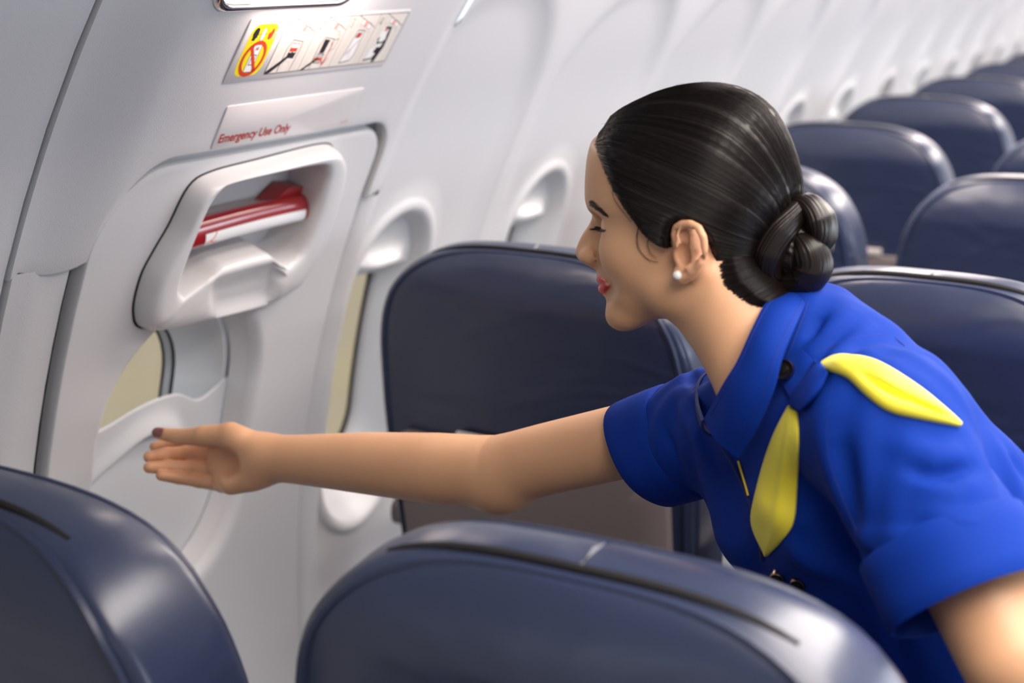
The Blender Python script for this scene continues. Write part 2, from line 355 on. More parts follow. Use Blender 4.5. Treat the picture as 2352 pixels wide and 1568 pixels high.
# ------------------------------------------------------------------ window bays in front of the exit
def bay_meshes():
    yc = 0.0
    A = rr(-0.254, 0.254, 0.0, ZT, 0.0008, 12, 18); B = rr(-0.236, 0.236, 0.10, 1.462, [0.06, 0.06, 0.235, 0.235], 12, 18)
    Cc = rr(-0.128, 0.128, 0.535, 1.112, [0.127]*4, 12, 18)
    r = lerp_rings(A, B, np.linspace(0, 0.96, 8), 0.0, 0.0)
    r += [S3s(B, -0.001), S3s(inset(B, (0.010, 0.012)), -0.006), S3s(inset(B, (0.024, 0.028)), -0.013)]
    r += lerp_rings(inset(B, (0.024, 0.028)), inset(Cc, (-0.004, -0.004)), np.linspace(0.1, 1, 9), -0.014, -0.028)
    r += [S3s(Cc, -0.026), S3s(inset(Cc, (0.005, 0.005)), -0.022), S3s(inset(Cc, (0.012, 0.013)), -0.021), S3s(inset(Cc, (0.018, 0.020)), -0.024), S3s(inset(Cc, (0.022, 0.026)), -0.034)]
    panel = MB().loft(r)
    tun = MB().loft([S3s(inset(Cc, (0.022, 0.026)), -0.034), S3s(inset(Cc, (0.028, 0.045)), -0.060), S3s(inset(Cc, (0.034, 0.080)), -0.085), S3s(inset(Cc, (0.042, 0.095)), -0.112)])
    pane = MB().loft([S3s(inset(Cc, (0.036, 0.085)), -0.110), S3s(inset(Cc, (0.075, 0.17)), -0.110), S3s(inset(Cc, (0.11, 0.25)), -0.110)], cap1=True)
    seal = MB().loft([S3s(inset(Cc, (0.041, 0.093)), -0.108), S3s(inset(Cc, (0.048, 0.103)), -0.105), S3s(inset(Cc, (0.052, 0.108)), -0.109)])
    rg = []                                          # raised shade with its grip lip low
    for y in np.linspace(-0.094, 0.094, 24):
        zs = np.r_[np.linspace(0.985, 1.03, 14), np.linspace(1.035, 1.09, 6)]
        g = math.exp(-(y/0.06)**4)
        rg.append([S3(y, zs[0]+0.001, -0.064)]+[S3(y, z, -0.052+0.022*g*math.exp(-((z-1.004)/0.012)**2)) for z in zs])
    shade = MB().loft(rg, closed=False)
    return panel, tun, pane, seal, shade
bm_ = [mb for mb in bay_meshes()]
names = ('side_panel', 'window_reveal', 'window_pane', 'pane_seal', 'window_shade'); mats = ('smooth', 'smooth', 'glass', 'seal', 'gloss')
proto = [mesh_obj(n_+'_proto', b.v, b.f, m_, None, True, 60) for n_, b, m_ in zip(names, bm_, mats)]
pm = [o.data for o in proto]
for o in proto: bpy.data.objects.remove(o)
fp = MB(); VV = np.array(bm_[0].v); yl = np.where(VV[:, 2] > 0, -0.1385, 0)
fp.f = [f for f in bm_[0].f if VV[list(f)][:, 1].max() > -0.1385]
VV[:, 1] = np.maximum(VV[:, 1], -0.1385); fp.v = [tuple(p) for p in VV]
ordn = ['nearest', 'second', 'third', 'fourth', 'fifth', 'sixth', 'seventh', 'eighth', 'ninth', 'tenth', 'eleventh', 'twelfth', 'thirteenth']
for k in range(13):
    yc = 1.890+0.508*k
    if k == 0: o = fp.build('side_panel', 'smooth', wall, True, 60)
    else: o = link('side_panel', pm[0], None, wall, False)
    o.location = (0, yc-1.4, 0)
    wn = tag(empty('window_%d' % (k+1), (0, yc, 0)), '%s rounded cabin window beyond the exit hatch' % ordn[k], 'window', kind='structure')
    for q in (1, 2, 3, 4): link(names[q], pm[q], None, wn, False)
# floor, ceiling, far side of the cabin
shell = MB()
zz = np.linspace(0.0, ZT, 24)
MB().loft([[(3.52-W0(z), y, z) for z in zz] for y in (-2.0, 9.0)], closed=False).build('wall_right', 'smooth').__setitem__('kind', 'structure')
arc = [(float(W0(ZT)), ZT), (0.62, 1.93), (0.85, 2.06), (1.2, 2.14), (1.76, 2.16), (2.32, 2.14), (2.67, 2.06), (2.90, 1.93), (3.52-float(W0(ZT)), ZT)]
arc = catmull(arc, 4, False)
MB().loft([[(a, y, b) for a, b in arc] for y in (-2.0, 9.0)], closed=False).build('ceiling', 'smooth').__setitem__('kind', 'structure')
MB().loft([[(x, y, 0.0) for x in (-0.03, 3.55)] for y in (-2.0, 9.0)], closed=False).build('floor', 'carpet').__setitem__('kind', 'structure')
fb = [(float(W0(z)), z) for z in zz]+[(a, b) for a, b in arc]+[(3.52-float(W0(z)), z) for z in zz[::-1]]
MB().add([(a, 8.9, b) for a, b in fb], [tuple(range(len(fb)))]).build('wall_front', 'smooth', smooth=False).__setitem__('kind', 'structure')
MB().add([(a, -1.9, b) for a, b in fb], [tuple(range(len(fb)))]).build('wall_back', 'smooth', smooth=False).__setitem__('kind', 'structure')
MB().add([(-60, -30, -2.6), (-0.8, -30, -2.6), (-0.8, 60, -2.6), (-60, 60, -2.6)], [(0, 1, 2, 3)]).build('ground', 'apron', smooth=False).__setitem__('kind', 'structure')

bn = [(float(W0(1.655))+0.004, 1.655), (0.55, 1.645), (0.86, 1.662), (0.97, 1.690), (1.03, 1.75), (1.04, 1.86), (0.98, 2.00), (0.90, 2.075)]
bn = catmull(bn, 5, False)
MB().loft([[(a, y, b) for a, b in bn] for y in (-1.95, 8.95)], closed=False).build('trim_1', 'smooth').__setitem__('kind', 'structure')  # overhead bin out of view, added to keep ceiling light off the upper wall
# ------------------------------------------------------------------ placards on the header
def flat(y0, y1, z0, z1, h):
    yc, zc = (y0+y1)/2, (z0+z1)/2; O = S3(yc, zc, h); sl = (zc-ZW)/math.sqrt(RW**2-(zc-ZW)**2); n = math.hypot(1, sl)
    eu = np.array([sl/n, 0, 1/n]); en = np.array([1/n, 0, -sl/n]); kz = n          # arc length per unit of z
    return lambda y, z, d=0.0: O+np.array([0, y-yc, 0])+eu*(z-zc)*kz+en*d
def plate(name, y0, y1, z0, z1, h, m, label):
    t = empty(name, tuple(S3((y0+y1)/2, (z0+z1)/2, h))); tag(t, label, 'sign')
    L = Vector(t.location)
    R = rr(y0, y1, z0, z1, 0.003, 5, 12); FL = flat(y0, y1, z0, z1, h)
    mb = MB().loft([[FL(p[0], p[1], -0.003) for p in R], [FL(p[0], p[1], 0.0008) for p in R], [FL(p[0], p[1], 0.0012) for p in inset(R, (0.0006, 0.0006))]], cap1=True)
    o = mb.build('plate', m, t, True, 40); o.matrix_parent_inverse = Matrix.Translation(-L)
    return t, L
def printer(t, L, y0, y1, z0, z1, h):
    def put(name, mb, m):
        o = mb.build(name, m, t, False); o.matrix_parent_inverse = Matrix.Translation(-L); o['kind'] = 'stuff'; return o
    FL = flat(y0, y1, z0, z1, h)
    def pt(u, v, lay): return FL(y0+u*(y1-y0), z0+v*(z1-z0), 0.0013+lay*0.00006)
    def poly(mb, uv, lay=1):
        b = len(mb.v); mb.v += [tuple(pt(u, v, lay)) for u, v in uv]; mb.f.append(tuple(range(b, b+len(uv))))
    def line(mb, uv, wd, lay=2, closed=False):
        a = (y1-y0); c = (z1-z0); P = np.array([(u*a, v*c) for u, v in uv]); n = len(P)
        rng = range(n if closed else n-1)
        for i in rng:
            p, q = P[i], P[(i+1) % n]; d = q-p; ln = np.hypot(*d)
            if ln < 1e-9: continue
            d /= ln; nn = np.array([-d[1], d[0]])*wd/2; e = d*wd*0.4
            poly(mb, [((x)/a, (y)/c) for x, y in (p-e-nn, q+e-nn, q+e+nn, p-e+nn)], lay)
    return put, poly, line
def ell(cu_, cv_, ru, rv, n=28, a0=0, a1=2*math.pi):
    return [(cu_+ru*math.cos(a), cv_+rv*math.sin(a)) for a in np.linspace(a0, a1, n, endpoint=(a1-a0) < 6.2)]
HS = 0.0065
t, L = plate('instruction_placard', 1.264, 1.590, 1.359, 1.431, HS, 'sign', 'wide white placard with yellow warning square and exit opening pictures')
put, poly, line = printer(t, L, 1.264, 1.590, 1.359, 1.431, HS)
yb = MB(); poly(yb, [tuple(p) for p in rrect(0.014, 0.196, 0.07, 0.93, 0.0, 2)][:0] or [(0.030+0.150*x, 0.09+0.82*y) for x, y in [((0.5+0.5*math.copysign(abs(math.cos(a))**0.45, math.cos(a))), (0.5+0.5*math.copysign(abs(math.sin(a))**0.45, math.sin(a)))) for a in np.linspace(0, 2*math.pi, 40, endpoint=False)]], 0)
put('yellow_square', yb, 'yellow')
asp = 0.326/0.072
def ring_poly(mb, c0, c1, r0, r1, lay, n=36):
    for i in range(n):
        a, b = 2*math.pi*i/n, 2*math.pi*(i+1)/n
        poly(mb, [(c0+r0/asp*math.cos(a), c1+r0*math.sin(a)), (c0+r1/asp*math.cos(a), c1+r1*math.sin(a)), (c0+r1/asp*math.cos(b), c1+r1*math.sin(b)), (c0+r0/asp*math.cos(b), c1+r0*math.sin(b))], lay)
wk = MB(); poly(wk, [(0.083, 0.155), (0.126, 0.150), (0.126, 0.585), (0.083, 0.590)], 1); poly(wk, ell(0.103, 0.745, 0.011, 0.105), 1); put('white_print', wk, 'white')
bk_ = MB(); line(bk_, [(0.083, 0.155), (0.126, 0.150), (0.126, 0.585), (0.083, 0.590)], 0.0007, 2, True)
line(bk_, [(0.094, 0.27), (0.116, 0.265), (0.117, 0.42), (0.094, 0.43)], 0.0009, 2, True); line(bk_, [(0.097, 0.50), (0.113, 0.50), (0.113, 0.55), (0.097, 0.55)], 0.0004, 2, True)
hd = [(0.050, 0.660), (0.066, 0.655), (0.068, 0.690), (0.0735, 0.70), (0.0735, 0.735), (0.0765, 0.745), (0.0740, 0.790), (0.0735, 0.825), (0.066, 0.855), (0.056, 0.855), (0.048, 0.82), (0.045, 0.76), (0.050, 0.71)]
poly(bk_, hd, 2); line(bk_, ell(0.103, 0.745, 0.011, 0.105), 0.0006, 2, True)
for k in range(9): poly(bk_, [(0.078+0.0067*k, 0.745), (0.0808+0.0067*k, 0.745), (0.0808+0.0067*k, 0.757), (0.078+0.0067*k, 0.757)], 3)
put('black_print', bk_, 'black')
rd = MB(); ring_poly(rd, 0.105, 0.365, 0.225, 0.285, 3)
line(rd, [(0.105-0.245/asp*0.62, 0.365+0.245*0.80), (0.105+0.245/asp*0.62, 0.365-0.245*0.80)], 0.0044, 3)
poly(rd, [(0.099, 0.51), (0.112, 0.51), (0.112, 0.535), (0.099, 0.535)], 2)
poly(rd, [(0.136, 0.665), (0.132, 0.73), (0.137, 0.80), (0.141, 0.745), (0.145, 0.86), (0.151, 0.80), (0.156, 0.875), (0.158, 0.77), (0.156, 0.70), (0.149, 0.66)], 2)
put('red_print', rd, 'red')
sm = MB(); poly(sm, [(0.160, 0.665), (0.166, 0.665), (0.170, 0.735), (0.178, 0.765), (0.178, 0.80), (0.186, 0.83), (0.186, 0.885), (0.176, 0.90), (0.169, 0.85), (0.169, 0.80), (0.160, 0.755)], 2); put('smoke_print', sm, 'lgrey')
# four numbered pictures
cr_ = MB(); poly(cr_, [(0.215, 0.09), (0.985, 0.09), (0.985, 0.955), (0.222, 0.955)], 0); put('cream_field', cr_, 'cream')
K = MB(); G = MB(); Rr = MB(); Wh = MB(); Pk = MB()
line(K, [(0.212, 0.085), (0.988, 0.085), (0.988, 0.96), (0.228, 0.96), (0.212, 0.90)], 0.0008, 2, True)
u0 = 0.215; pw = 0.193
def arrow(mb, pts, wd):
    line(mb, pts, wd, 4); e = pts[-1]; line(mb, [(e[0]-0.018, e[1]+0.10), e, (e[0]+0.016, e[1]+0.12)], wd, 4)
for k in range(4):
    a = u0+k*pw
    X = lambda u: a+u*pw
    line(K, [(X(1.0), 0.085), (X(1.0), 0.96)], 0.0006, 2)
    for v in (0.14, 0.22): line(G, [(X(v-0.05), 0.09), (X(v+0.06), 0.93)], 0.0004, 2)
    for v in (0.80, 0.88): line(G, [(X(v), 0.09), (X(v), 0.70)], 0.0005, 2)
    line(K, [(X(0.25), 0.955), (X(0.97), 0.73)], 0.0006, 2)                                 # slanting bin edge
    line(G, [(X(0.28), 0.80), (X(0.90), 0.63)], 0.0004, 2)
    poly(Wh, [(X(0.42), 0.80), (X(0.80), 0.70), (X(0.82), 0.79), (X(0.44), 0.89)], 1); line(K, [(X(0.42), 0.80), (X(0.80), 0.70), (X(0.82), 0.79), (X(0.44), 0.89)], 0.0004, 2, True)
    poly(Pk, [(X(0.54), 0.775), (X(0.66), 0.745), (X(0.68), 0.825), (X(0.56), 0.855)], 3)
    # numeral
    num = {0: [(0.10, 0.86), (0.13, 0.90), (0.13, 0.76)], 1: [(0.08, 0.88), (0.11, 0.91), (0.145, 0.88), (0.08, 0.77), (0.15, 0.77)], 2: [(0.08, 0.90), (0.14, 0.90), (0.11, 0.84), (0.145, 0.80), (0.11, 0.76), (0.08, 0.78)], 3: [(0.13, 0.76), (0.13, 0.90), (0.07, 0.80), (0.155, 0.80)]}[k]
    line(K, [(X(u), v) for u, v in num], 0.0007, 3)
    if k < 2:
        fr = [(0.34, 0.10), (0.34, 0.50), (0.42, 0.62), (0.74, 0.58), (0.76, 0.48), (0.72, 0.10)]
        line(K, [(X(u), v) for u, v in fr], 0.0008, 2); line(G, [(X(u*0.9+0.055), v*0.93) for u, v in fr], 0.0004, 2)
        line(G, [(X(0.42), 0.10), (X(0.43), 0.27), (X(0.62), 0.25), (X(0.63), 0.10)], 0.0004, 2)
    if k == 0:
        poly(Wh, [(X(0.44), 0.38), (X(0.66), 0.36), (X(0.66), 0.55), (X(0.46), 0.56)], 1); line(K, [(X(0.44), 0.38), (X(0.66), 0.36), (X(0.66), 0.55), (X(0.46), 0.56)], 0.0006, 2, True)
        poly(Rr, [(X(0.44), 0.43), (X(0.67), 0.42), (X(0.67), 0.48), (X(0.44), 0.49)], 3)
        poly(K, [(X(0.43), 0.33), (X(0.66), 0.31), (X(0.68), 0.41), (X(0.56), 0.40), (X(0.43), 0.42)], 4)
        poly(K, [(X(0.0), 0.09), (X(0.12), 0.10), (X(0.34), 0.22), (X(0.60), 0.40), (X(0.55), 0.43), (X(0.28), 0.27), (X(0.0), 0.13)], 5)
    if k == 1:
        poly(K, [(X(0.44), 0.36), (X(0.60), 0.35), (X(0.62), 0.57), (X(0.44), 0.59)], 4)
        poly(G, [(X(0.38), 0.20), (X(0.62), 0.18), (X(0.64), 0.33), (X(0.42), 0.35)], 3); line(K, [(X(0.38), 0.20), (X(0.62), 0.18), (X(0.64), 0.33), (X(0.42), 0.35)], 0.0007, 4, True)
        poly(Rr, [(X(0.37), 0.235), (X(0.64), 0.225), (X(0.64), 0.27), (X(0.37), 0.28)], 5)
        poly(K, [(X(0.06), 0.09), (X(0.16), 0.09), (X(0.52), 0.26), (X(0.48), 0.29)], 6)
        arrow(Rr, [(X(0.72), 0.52), (X(0.76), 0.42), (X(0.74), 0.30), (X(0.72), 0.14)], 0.0013)
        line(G, [(X(0.50), 0.64), (X(0.62), 0.78), (X(0.80), 0.72), (X(0.86), 0.60)], 0.0005, 2); line(K, [(X(0.76), 0.56), (X(0.90), 0.58), (X(0.88), 0.42), (X(0.78), 0.38)], 0.0006, 2)
    if k == 2:
        q = [(0.30, 0.14), (0.62, 0.17), (0.70, 0.25), (0.68, 0.68), (0.44, 0.70)]
        poly(Wh, [(X(u), v) for u, v in q], 1); line(K, [(X(u), v) for u, v in q], 0.0011, 2, True)
        poly(Rr, [(X(0.46), 0.57), (X(0.60), 0.58), (X(0.62), 0.65), (X(0.48), 0.65)], 3); line(K, [(X(0.46), 0.57), (X(0.60), 0.58), (X(0.62), 0.65), (X(0.48), 0.65)], 0.0008, 4, True)
        line(G, [(X(0.40), 0.30), (X(0.64), 0.52)], 0.0022, 2); line(G, [(X(0.38), 0.25), (X(0.50), 0.36), (X(0.52), 0.22)], 0.0007, 3)
    if k == 3:
        poly(Wh, [(X(0.16), 0.16), (X(0.50), 0.18), (X(0.62), 0.70), (X(0.36), 0.70)], 1)
        poly(K, [(X(0.14), 0.13), (X(0.46), 0.16), (X(0.46), 0.10), (X(0.56), 0.10), (X(0.68), 0.36), (X(0.66), 0.55), (X(0.62), 0.72), (X(0.42), 0.73), (X(0.40), 0.70), (X(0.56), 0.68), (X(0.56), 0.58), (X(0.60), 0.50), (X(0.52), 0.46), (X(0.36), 0.46), (X(0.36), 0.56), (X(0.30), 0.52), (X(0.34), 0.42), (X(0.58), 0.44), (X(0.54), 0.36), (X(0.42), 0.37), (X(0.36), 0.28), (X(0.48), 0.25), (X(0.42), 0.18), (X(0.14), 0.16)], 3)
        poly(Rr, [(X(0.40), 0.65), (X(0.50), 0.65), (X(0.50), 0.69), (X(0.42), 0.69)], 4); line(Pk, [(X(0.26), 0.36), (X(0.34), 0.40), (X(0.28), 0.42)], 0.0010, 3)
put('black_picture_print', K, 'black'); put('grey_picture_print', G, 'lgrey'); put('red_picture_print', Rr, 'red'); put('white_picture_print', Wh, 'white'); put('pink_picture_print', Pk, 'pink')
def text_on(t, L, txt, y, z, size, h, m, sx=1.0):
    cu_ = bpy.data.curves.new('tmp', 'FONT'); cu_.body = txt; cu_.size = size; cu_.offset = size*0.022; cu_.shear = 0.0
    o = bpy.data.objects.new('tmp', cu_); COL.objects.link(o); dg = bpy.context.evaluated_depsgraph_get()
    me = bpy.data.meshes.new_from_object(o.evaluated_get(dg)); bpy.data.objects.remove(o)
    FL = flat(1.291, 1.570, 1.279, 1.330, HS)
    v = [FL(y+p.co.x*sx, z+p.co.y*0.87, 0.0014) for p in me.vertices]
    for p, q in zip(me.vertices, v): p.co = q
    me.materials.clear(); me.materials.append(MT[m])
    ob = bpy.data.objects.new('lettering', me); COL.objects.link(ob); ob.parent = t; ob.matrix_parent_inverse = Matrix.Translation(-L); return ob
t2, L2 = plate('emergency_placard', 1.291, 1.570, 1.279, 1.330, HS, 'sign', 'blank pale placard reading Emergency Use Only in red')
text_on(t2, L2, 'Emergency Use Only', 1.2975, 1.2862, 0.0172, HS+0.0014, 'dkred', 0.93)
put2, poly2, line2 = printer(t2, L2, 1.291, 1.570, 1.279, 1.330, HS)
small = MB()
for k in range(5): line2(small, [(0.915+0.013*k, 0.10), (0.915+0.013*k, 0.17), (0.922+0.013*k, 0.17)], 0.0008, 2)
put2('fine_print', small, 'pink')
# ------------------------------------------------------------------ reading lamp bezel above the placards
lp = tag(empty('wall_lamp', tuple(S3(1.30, 1.462, 0.01))), 'oval chrome-rimmed lamp above the instruction placard', 'lamp'); LL = Vector(lp.location)
Rb = rr(1.178, 1.44, 1.4395, 1.50, 0.030, 8, 6)
def lpart(mb, n_, m_):
    o = mb.build(n_, m_, lp, True, 60); o.matrix_parent_inverse = Matrix.Translation(-LL); return o
lpart(MB().loft([S3s(Rb, 0.0), S3s(inset(Rb, (0.001, 0.001)), 0.008), S3s(inset(Rb, (0.004, 0.004)), 0.0125), S3s(inset(Rb, (0.008, 0.008)), 0.0125), S3s(inset(Rb, (0.011, 0.011)), 0.007)]), 'bezel', 'chrome')
MT['lens'] = mat('lamp_lens', (0.9, 0.86, 0.82), 0.3, emit=(1.0, 0.86, 0.76), es=6.0)
lpart(MB().loft([S3s(inset(Rb, (0.0105, 0.0105)), 0.007), S3s(inset(Rb, (0.05, 0.022)), 0.0085)], cap1=True), 'lens', 'lens')

ll = bpy.data.lights.new('wall_lamp_light', 'AREA'); ll.shape = 'RECTANGLE'; ll.size = 0.2; ll.size_y = 0.04; ll.energy = 0.5; ll.color = (1.0, 0.80, 0.72)
lo_ = bpy.data.objects.new('wall_lamp_light', ll); COL.objects.link(lo_); lo_.parent = lp
pw_ = Vector(S3(1.36, 1.478, 0.045)); dv_ = (Vector(S3(1.42, 1.33, 0.0))-pw_).normalized()
lo_.matrix_parent_inverse = Matrix.Translation(-LL); lo_.matrix_basis = Matrix.Translation(pw_) @ dv_.to_track_quat('-Z', 'Y').to_matrix().to_4x4()
# ------------------------------------------------------------------ seats
def seat_meshes(hw):
    """local: x across, +y the way the passenger faces, z up; the rear face of the back is at y = 0 near the top"""
    ztop = 1.090; z0 = 0.90; nz = 46; na = 64
    def yc(z): return 0.055+max(0, 1.02-z)*0.17           # back leans towards the row behind
    def prof(z):
        t = max(0.0, (z-z0)/(ztop-z0))
        w = hw*(1-t**2.7)**(1/3.3) if t < 1 else 0
        w *= 1-0.03*sstep(0.85, 0.45, z)-0.03*sstep(0.80, 1.06, z)
        d = 0.055*(1-max(0, (z-1.0)/(ztop-1.0))**3.0*0.40) if z > 1.0 else 0.055+0.012*sstep(1.03, 0.7, z)
        return w, d
    zs = np.r_[np.linspace(0.43, 0.80, 8), np.linspace(0.83, 0.98, 10), ztop-(ztop-0.98)*np.linspace(1, 0, 30)[1:]**2.2]
    def ringp(z, k=1.0, ex=0.19):
        w, d = prof(z); w = max(w, 0.002)
        out = []
        for a in np.linspace(0, 2*math.pi, na, endpoint=False):
            c, s = math.cos(a), math.sin(a)
            x = w*math.copysign(abs(c)**ex, c); y = d*math.copysign(abs(s)**ex, s)
            bulge = 0.006*(1-(x/max(w, 1e-4))**2)
            out.append((x*k, yc(z)+y+(-bulge if s < 0 else bulge*1.5), z+0.010*(1-(y/d)**2)*sstep(0.99, ztop, z)))
        return out
    back = MB().loft([ringp(z) for z in zs], cap0=True, cap1=True)
    # piping along both edges
    def edge(sgn_y):
        L_ = []
        for z in zs[2:]:
            w, d = prof(z); L_.append((w*0.940, yc(z)+sgn_y*(d*0.940+0.0008), z))
        return L_+[(-x, y, z) for x, y, z in L_[::-1]]
    pipe = MB().tube(resample(edge(-1), 90, False), 0.0042, 6)
    pipe2 = MB().tube(resample(edge(1), 90, False), 0.0042, 6)
    def topz(x, dy):
        u = min(abs(x)/(hw*0.94), 0.999); return z0+(ztop-z0)*(1-u**3.3)**(1/2.7)+0.010*(1-(dy/0.045)**2)
    seamz = MB().tube([(hw*0.62*u, 0.030, topz(hw*0.62*u, -0.025)-0.0015) for u in np.linspace(-1, 1, 24)], [0.0036]*24, 6)
    # tray table on the rear
    tr = []
    R_ = rrect(-hw*0.86, hw*0.86, 0.50, 0.802, 0.022, 6)
    def T(P, off): return [(x, yc(z)-0.067-0.006*(1-(x/hw)**2)-off, z) for x, z in P]
    c_ = np.array([0, 0.651])
    def ins(P, d): return c_+(P-c_)*(1-d/np.abs(P-c_).max(0))
    tray = MB().loft([T(R_, -0.006), T(R_, 0.012), T(ins(R_, 0.003), 0.015), T(ins(R_, 0.05), 0.015), T(ins(R_, 0.12), 0.015)], cap1=True)
    trim = MB().tube([(x, yc(0.812)-0.082, 0.812) for x in np.linspace(-hw*0.42, hw*0.42, 8)], 0.008, 8)
    latch = MB().box((0, yc(0.80)-0.083, 0.800), (0.018, 0.007, 0.014))
    shell_ = MB().loft([[(x, yc(z)-0.064+(0.03 if abs(x) > hw*0.9 else 0), z) for x in np.linspace(-hw*0.97, hw*0.97, 14)] for z in np.linspace(0.42, 0.83, 10)], closed=False)
    pocket = MB().loft([[(x, yc(z)-0.078-0.012*math.cos(x/hw*1.4)*sstep(0.40, 0.52, z), z) for x in np.linspace(-hw*0.85, hw*0.85, 12)] for z in np.linspace(0.33, 0.53, 8)], closed=False)
    cush = MB()
    Rc = rrect(-hw, hw, 0.14, 0.60, 0.05, 6)
    def CZ(P, z): return [(x, y, z) for x, y in P]
    cc = np.array([0, 0.37])
    def insc(P, d): return cc+(P-cc)*(1-d/np.abs(P-cc).max(0))
    cush.loft([CZ(insc(Rc, 0.02), 0.33), CZ(Rc, 0.345), CZ(Rc, 0.43), CZ(insc(Rc, 0.012), 0.455), CZ(insc(Rc, 0.06), 0.465), CZ(insc(Rc, 0.15), 0.462)], cap0=True, cap1=True)
    legs = []
    for sx in (-1, 1):
        for ya, yb in ((0.20, 0.14), (0.52, 0.56)): legs.append(('leg', MB().tube([(sx*hw*0.6, ya, 0.34), (sx*hw*0.6, yb, 0.0)], 0.014, 8), 'frame'))
    arm = MB()
    for sx in (-1,):
        R2 = rrect(0.10, 0.50, 0.60, 0.645, 0.018, 5)
        arm.loft([[(sx*(hw+0.020)+dx, y, z) for y, z in R2] for dx in (-0.012, 0.012)], cap0=True, cap1=True)
    return [('backrest', back, 'leather'), ('piping', pipe, 'piping'), ('piping', pipe2, 'piping'), ('top_seam', seamz, 'seal'), ('back_shell', shell_, 'dark'), ('tray_table', tray, 'tray'), ('tray_trim', trim, 'traytrim'), ('tray_latch', latch, 'traytrim'), ('seat_pocket', pocket, 'cushion'), ('seat_cushion', cush, 'cushion'), ('armrest', arm, 'tray')]+legs
SM = {}
for key, hw in (('w', 0.258), ('m', 0.231)):
    L_ = []
    for n_, b, m_ in seat_meshes(hw):
        o = mesh_obj(n_, b.v, b.f, m_, None, True, 45); L_.append((n_, o.data)); bpy.data.objects.remove(o)
    SM[key] = L_
def seat(key, x, y, label, group):
    t = tag(empty('passenger_seat', (x, y, 0)), label, 'seat', group)
    for n_, me in SM[key]:
        o = bpy.data.objects.new(n_, me); COL.objects.link(o); o.parent = t
    return t
ROWS = [0.742, 1.70, 2.49, 3.28, 4.07, 4.86, 5.65, 6.44, 7.23]
wl = ['navy leather window seat in the blurred left foreground', 'navy window seat back directly behind the outstretched arm', 'navy window seat partly hidden behind the hair bun', 'navy window seat with bright top edge beyond the bun, two rows past the exit row', 'navy window seat three rows past the exit row, upper right', 'navy window seat four rows past the exit row, near the right edge', 'navy window seat five rows past the exit row, only its top showing', 'navy window seat six rows past the exit row, topmost sliver at right', 'farthest navy window seat at the upper right corner']
ml = ['large blurred navy middle seat back at the bottom centre', 'navy middle seat behind the shoulder in blue', 'navy middle seat at the right edge, one row past the exit row', 'navy middle seat two rows past the exit row, cut by the right edge']
DZ = [0, 0, 0.030, 0.020, 0.018, 0.016, 0.014, 0.012, 0.010]; DZM = [0.012, 0.020, 0.034, 0.024]
for i, y in enumerate(ROWS):
    t = seat('w', 0.308, y-(0.072 if i == 0 else 0), wl[i], 'navy window seats along the side wall'); t.scale.z = 1+DZ[i]/1.09
    if i < 4:
        t = seat('m', 0.858, y, ml[i], 'navy middle seats of the rows'); t.scale.z = 1+DZM[i]/1.09
        if i == 0: t.location.x = 0.850; t.scale.x = 1.03
# cards standing in the seat pockets
def card(name, label, cat, x, y, z, hw_, hh, m, tilt):
    o = MB().box((0, 0, hh), (hw_, 0.0015, hh)).build(name, m, None, False); o.location = (x, y, z); o.rotation_euler = (tilt, 0, 0); return tag(o, label, cat)
card('safety_card', 'white printed card in the pocket of the middle seat beside the blue uniform', 'card', 0.672, 1.664, 0.64, 0.042, 0.075, 'paper', math.radians(-6))
# ------------------------------------------------------------------ implicit surfaces (numpy) turned into one continuous mesh
def smin(a, b, k):
    h = np.clip(0.5+0.5*(b-a)/k, 0, 1); return b*(1-h)+a*h-k*h*(1-h)
def smax(a, b, k): return -smin(-a, -b, k)
def cone(P, a, b, ra, rb):
    a = np.asarray(a, float); b = np.asarray(b, float); d = b-a
    t = np.clip(((P-a)@d)/(d@d+1e-12), 0, 1); return np.linalg.norm(P-a-t[:, None]*d, axis=1)-(ra+(rb-ra)*t)
def ellip(P, c, r, R=None):
    d = P-np.asarray(c, float)
    if R is not None: d = d@R
    r = np.asarray(r, float); q = d/r; k = np.linalg.norm(q, axis=1); g = np.linalg.norm(q/r, axis=1)
    return k*(k-1)/(g+1e-9)
def chain(P, pts, rs, k=None):
    f = None
    for i in range(len(pts)-1):
        c = cone(P, pts[i], pts[i+1], rs[i], rs[i+1]); f = c if f is None else (np.minimum(f, c) if not k else smin(f, c, k))
    return f
def segdist(P, a, b):
    a = np.asarray(a, float); b = np.asarray(b, float); d = b-a
    t = np.clip(((P-a)@d)/(d@d+1e-12), 0, 1); return np.linalg.norm(P-a-t[:, None]*d, axis=1), t
